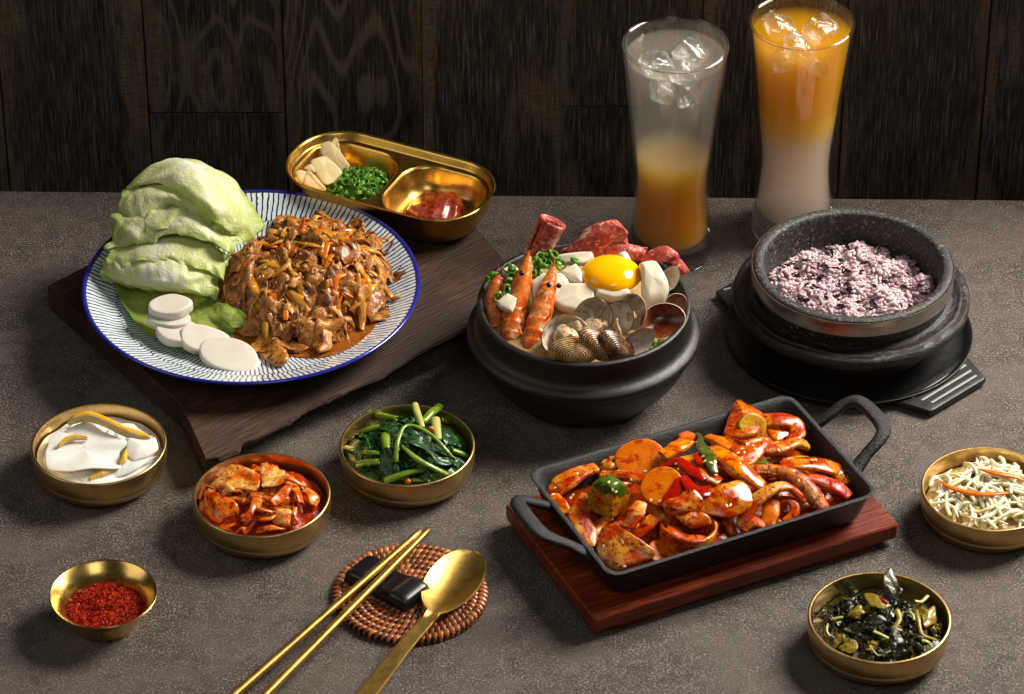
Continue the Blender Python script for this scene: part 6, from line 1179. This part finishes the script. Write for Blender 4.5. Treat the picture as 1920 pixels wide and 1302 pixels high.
for pts_, r, m, lab in [([(770, 690, 1.3), (850, 730, 1.3), (910, 760, 1.2)], .12, M_STEMW, 'pale yellow stem bit in the seaweed centre'), ([(720, 830, 1.0), (800, 920, .8), (850, 920, .8), (925, 885, .9)], .05, M_STEMW, 'bent pale thread at the front of the seaweed'), ([(1240, 780, .8), (1290, 800, .8), (1325, 850, .6)], .14, M_STEMW, 'pale chip at the front right of the seaweed'), ([(365, 575, 1.0), (470, 560, 1.1)], .13, M_STEMW, 'pale chip at the left of the seaweed'), ([(320, 620, .8), (310, 690, .8), (340, 740, .7)], .08, M_STEMW, 'thin pale thread at the left rim of the seaweed'), ([(1170, 480, 1.3), (1200, 580, 1.2), (1240, 720, 1.0), (1370, 780, .7)], .16, M_WAKY, 'olive ribbon running down the right of the seaweed'), ([(990, 480, 1.4), (1020, 570, 1.3), (980, 660, 1.2), (1040, 690, 1.1)], .2, M_WAKY, 'golden olive ribbon right of centre'), ([(195, 520, .8), (260, 480, 1.0), (300, 440, 1.1), (420, 440, 1.2)], .13, M_WAK, 'black seaweed tendril touching the left wall'), ([(770, 355, 1.6), (840, 385, 1.6), (900, 420, 1.5)], .14, M_RPEP, 'small pink red chilli strip on the seaweed'), ([(1170, 400, 1.2), (1230, 400, 1.2), (1290, 350, 1.3)], .14, M_STEMW, 'pale chip at the back right of the seaweed'), ([(1110, 500, 1.2), (1140, 540, 1.2), (1150, 590, 1.1)], .1, M_STEMW, 'pale sliver beside the olive ribbon')]:
    obj('seaweed_strip', tube(path('wak', pts_, H4), r, 8, 20, flat=.5, jit=.03, seed=len(lab)), m, label=lab, cat='seaweed', group='thin strips in the seaweed')
# bean sprouts
H5 = bowl_core('spr', 1.3, 1.3, M_BROTH, 'sprout_bed', 'bean sprouts packed low in the brass bowl', 'bean sprouts', .2)
c_ = BOWLS['spr']
for k in range(150):
    a_ = R_.uniform(0, 6.283); q = math.sqrt(R_.random())*.9; x, y = c_[0]+4.5*q*math.cos(a_), c_[1]+4.5*q*math.sin(a_)
    an = R_.uniform(0, 6.28); L = R_.uniform(1.6, 3.4); b_ = R_.uniform(-.9, .9); lf = R_.uniform(.1, .95); pth = []
    for t in np.linspace(-.5, .5, 6):
        xx, yy = x+L*t*math.cos(an)-b_*(1-4*t*t)*math.sin(an), y+L*t*math.sin(an)+b_*(1-4*t*t)*math.cos(an)
        d_ = math.hypot(xx-c_[0], yy-c_[1])
        if d_ > 4.55: xx, yy = c_[0]+(xx-c_[0])*4.55/d_, c_[1]+(yy-c_[1])*4.55/d_
        pth.append((xx, yy, float(H5(xx, yy))+lf+R_.uniform(-.15, .15)))
    r = R_.uniform(.13, .19)
    obj('bean_sprout', tube(pth, [r*.8, r, r, r*.8, r*.35], 8, 20, jit=.015, seed=k), M_SPROUT, label='thin white bean sprout '+where(x, y, c_, 4.5)+' of the tangled brass bowl', cat='bean sprout', group='bean sprouts in the brass bowl')
for k in range(22):
    a_ = R_.uniform(0, 6.283); q = math.sqrt(R_.random())*.8; x, y = c_[0]+4.4*q*math.cos(a_), c_[1]+4.4*q*math.sin(a_)
    obj('sprout_bean', place(blob((.38, .2, .17), (0, 0, 0), 2), (x, y, float(H5(x, y))+R_.uniform(.25, .55)), R_.uniform(-.5, .5), R_.uniform(-.5, .5), R_.uniform(0, 6)), M_BEAN, label='yellow bean head '+where(x, y, c_, 4.5)+' among the white sprouts', cat='bean', group='yellow bean heads in the sprouts')
for pts_, lab in [([(350, 465, 1.0), (480, 540, 1.1), (720, 602, 1.2), (900, 605, 1.2), (1075, 590, 1.1)], 'long orange carrot strip across the front of the sprouts'), ([(775, 340, 1.2), (950, 385, 1.3), (1150, 420, 1.2), (1290, 480, 1.0)], 'orange carrot strip at the back of the sprouts')]:
    obj('carrot_strip', tube(path('spr', pts_, H5), [.1, .2, .22, .2, .12], 10, 26, flat=.5, sq=3), M_CARROT, label=lab, cat='carrot strip', group='carrot strips on the sprouts')

# ------------------------------------------------------------------ sesame seeds lying on what is under them
bpy.context.view_layer.update(); dg = bpy.context.evaluated_depsgraph_get()
def drop(px, py):
    d = FWD+np.array([1.0, 0, 0])*(px-960)/FPX+UPV*(651-py)/FPX; d = d/np.linalg.norm(d)
    h = sc.ray_cast(dg, Vector(CAM*S), Vector(d)); return (np.array(h[1])/S, np.array(h[2]), h[4]) if h[0] else None
ses0 = {}
def seeds(view, pl_, lab, grp):
    for x, y in pl_:
        a = VIEWS[view]; h = drop(a[0]+x/a[2], a[1]+y/a[2])
        if h is None: continue
        n = Vector(h[1]); q = n.to_track_quat('Z', 'Y'); e = (q@Matrix.Rotation(R_.uniform(0, 6.28), 3, 'Z').to_quaternion()).to_euler()
        if lab not in ses0:
            b = blob((.17, .105, .06), (0, 0, 0), 2); V = b[0].copy(); V[:, 1] *= np.where(V[:, 0] > 0, 1-V[:, 0]*3.2, 1)
            ses0[lab] = obj('sesame_seed', (V, b[1], None), M_SES, label=lab, cat='sesame seed', group=grp, org=(0, 0, 0)); ses0[lab].location = Vector((h[0]+h[1]*.03)*S); ses0[lab].rotation_euler = e
        else: copy_obj(ses0[lab], h[0]+h[1]*.03, e, R_.uniform(.85, 1.15))
rg2 = np.random.default_rng(8); VV = []; FF = []
for k in range(520):
    q = panp(rg2.uniform(-9.6, 9.6), rg2.uniform(-5.4, 5.4), 4.6); d = q-CAM; d = d/np.linalg.norm(d); h = sc.ray_cast(dg, Vector(CAM*S), Vector(d))
    if not h[0] or h[4].name.startswith('pan_'): continue
    p = np.array(h[1])/S; s_ = rg2.uniform(.03, .085); M3 = np.array(Vector(h[2]).to_track_quat('Z', 'Y').to_matrix())@rotm(0, 0, rg2.uniform(0, 6.28)); b = len(VV)*5
    VV.append((tet*np.array([s_*rg2.uniform(.8, 1.5), s_, s_*.7]))@M3.T+p); FF += [(b, b+1, b+4), (b+1, b+2, b+4), (b+2, b+3, b+4), (b+3, b, b+4), (b+3, b+2, b+1, b)]
obj('chilli_specks', (np.vstack(VV), FF, None), M_SQUIDR, label='tiny red chilli specks clinging to the spicy squid', cat='chilli flakes', kind='stuff', smooth=False)
L_ = 'single cream sesame seed stuck on the spicy squid in the pan'
seeds('pl', [(240, 565), (75, 672), (65, 715), (205, 725), (190, 745), (465, 632), (515, 700), (490, 685), (535, 545), (625, 615), (725, 553), (830, 447), (942, 500), (960, 538), (1138, 445), (1150, 480), (1200, 490), (1235, 485), (1110, 640), (1175, 618), (765, 762), (832, 768), (565, 1065), (555, 1050), (425, 1090), (575, 1235), (1235, 575)], L_, 'sesame seeds on the squid')
seeds('pr', [(305, 440), (345, 405), (275, 475), (330, 470), (400, 415), (415, 440), (430, 465), (470, 435), (440, 500), (425, 455), (455, 370), (510, 360), (610, 455), (680, 432), (770, 700), (730, 620), (970, 820), (1135, 660), (185, 905), (215, 900), (880, 530), (910, 530), (60, 400), (295, 560)], L_, 'sesame seeds on the squid')
seeds('bul', [(300, 480), (320, 475), (590, 270), (400, 340), (405, 515), (240, 470), (350, 570), (775, 300), (470, 540), (260, 540), (520, 260), (395, 350), (640, 450), (560, 330), (700, 440), (330, 420)], 'single cream sesame seed on the saucy beef heap', 'sesame seeds on the beef')

for o in bpy.data.objects:
    if '_org' in o: del o['_org']
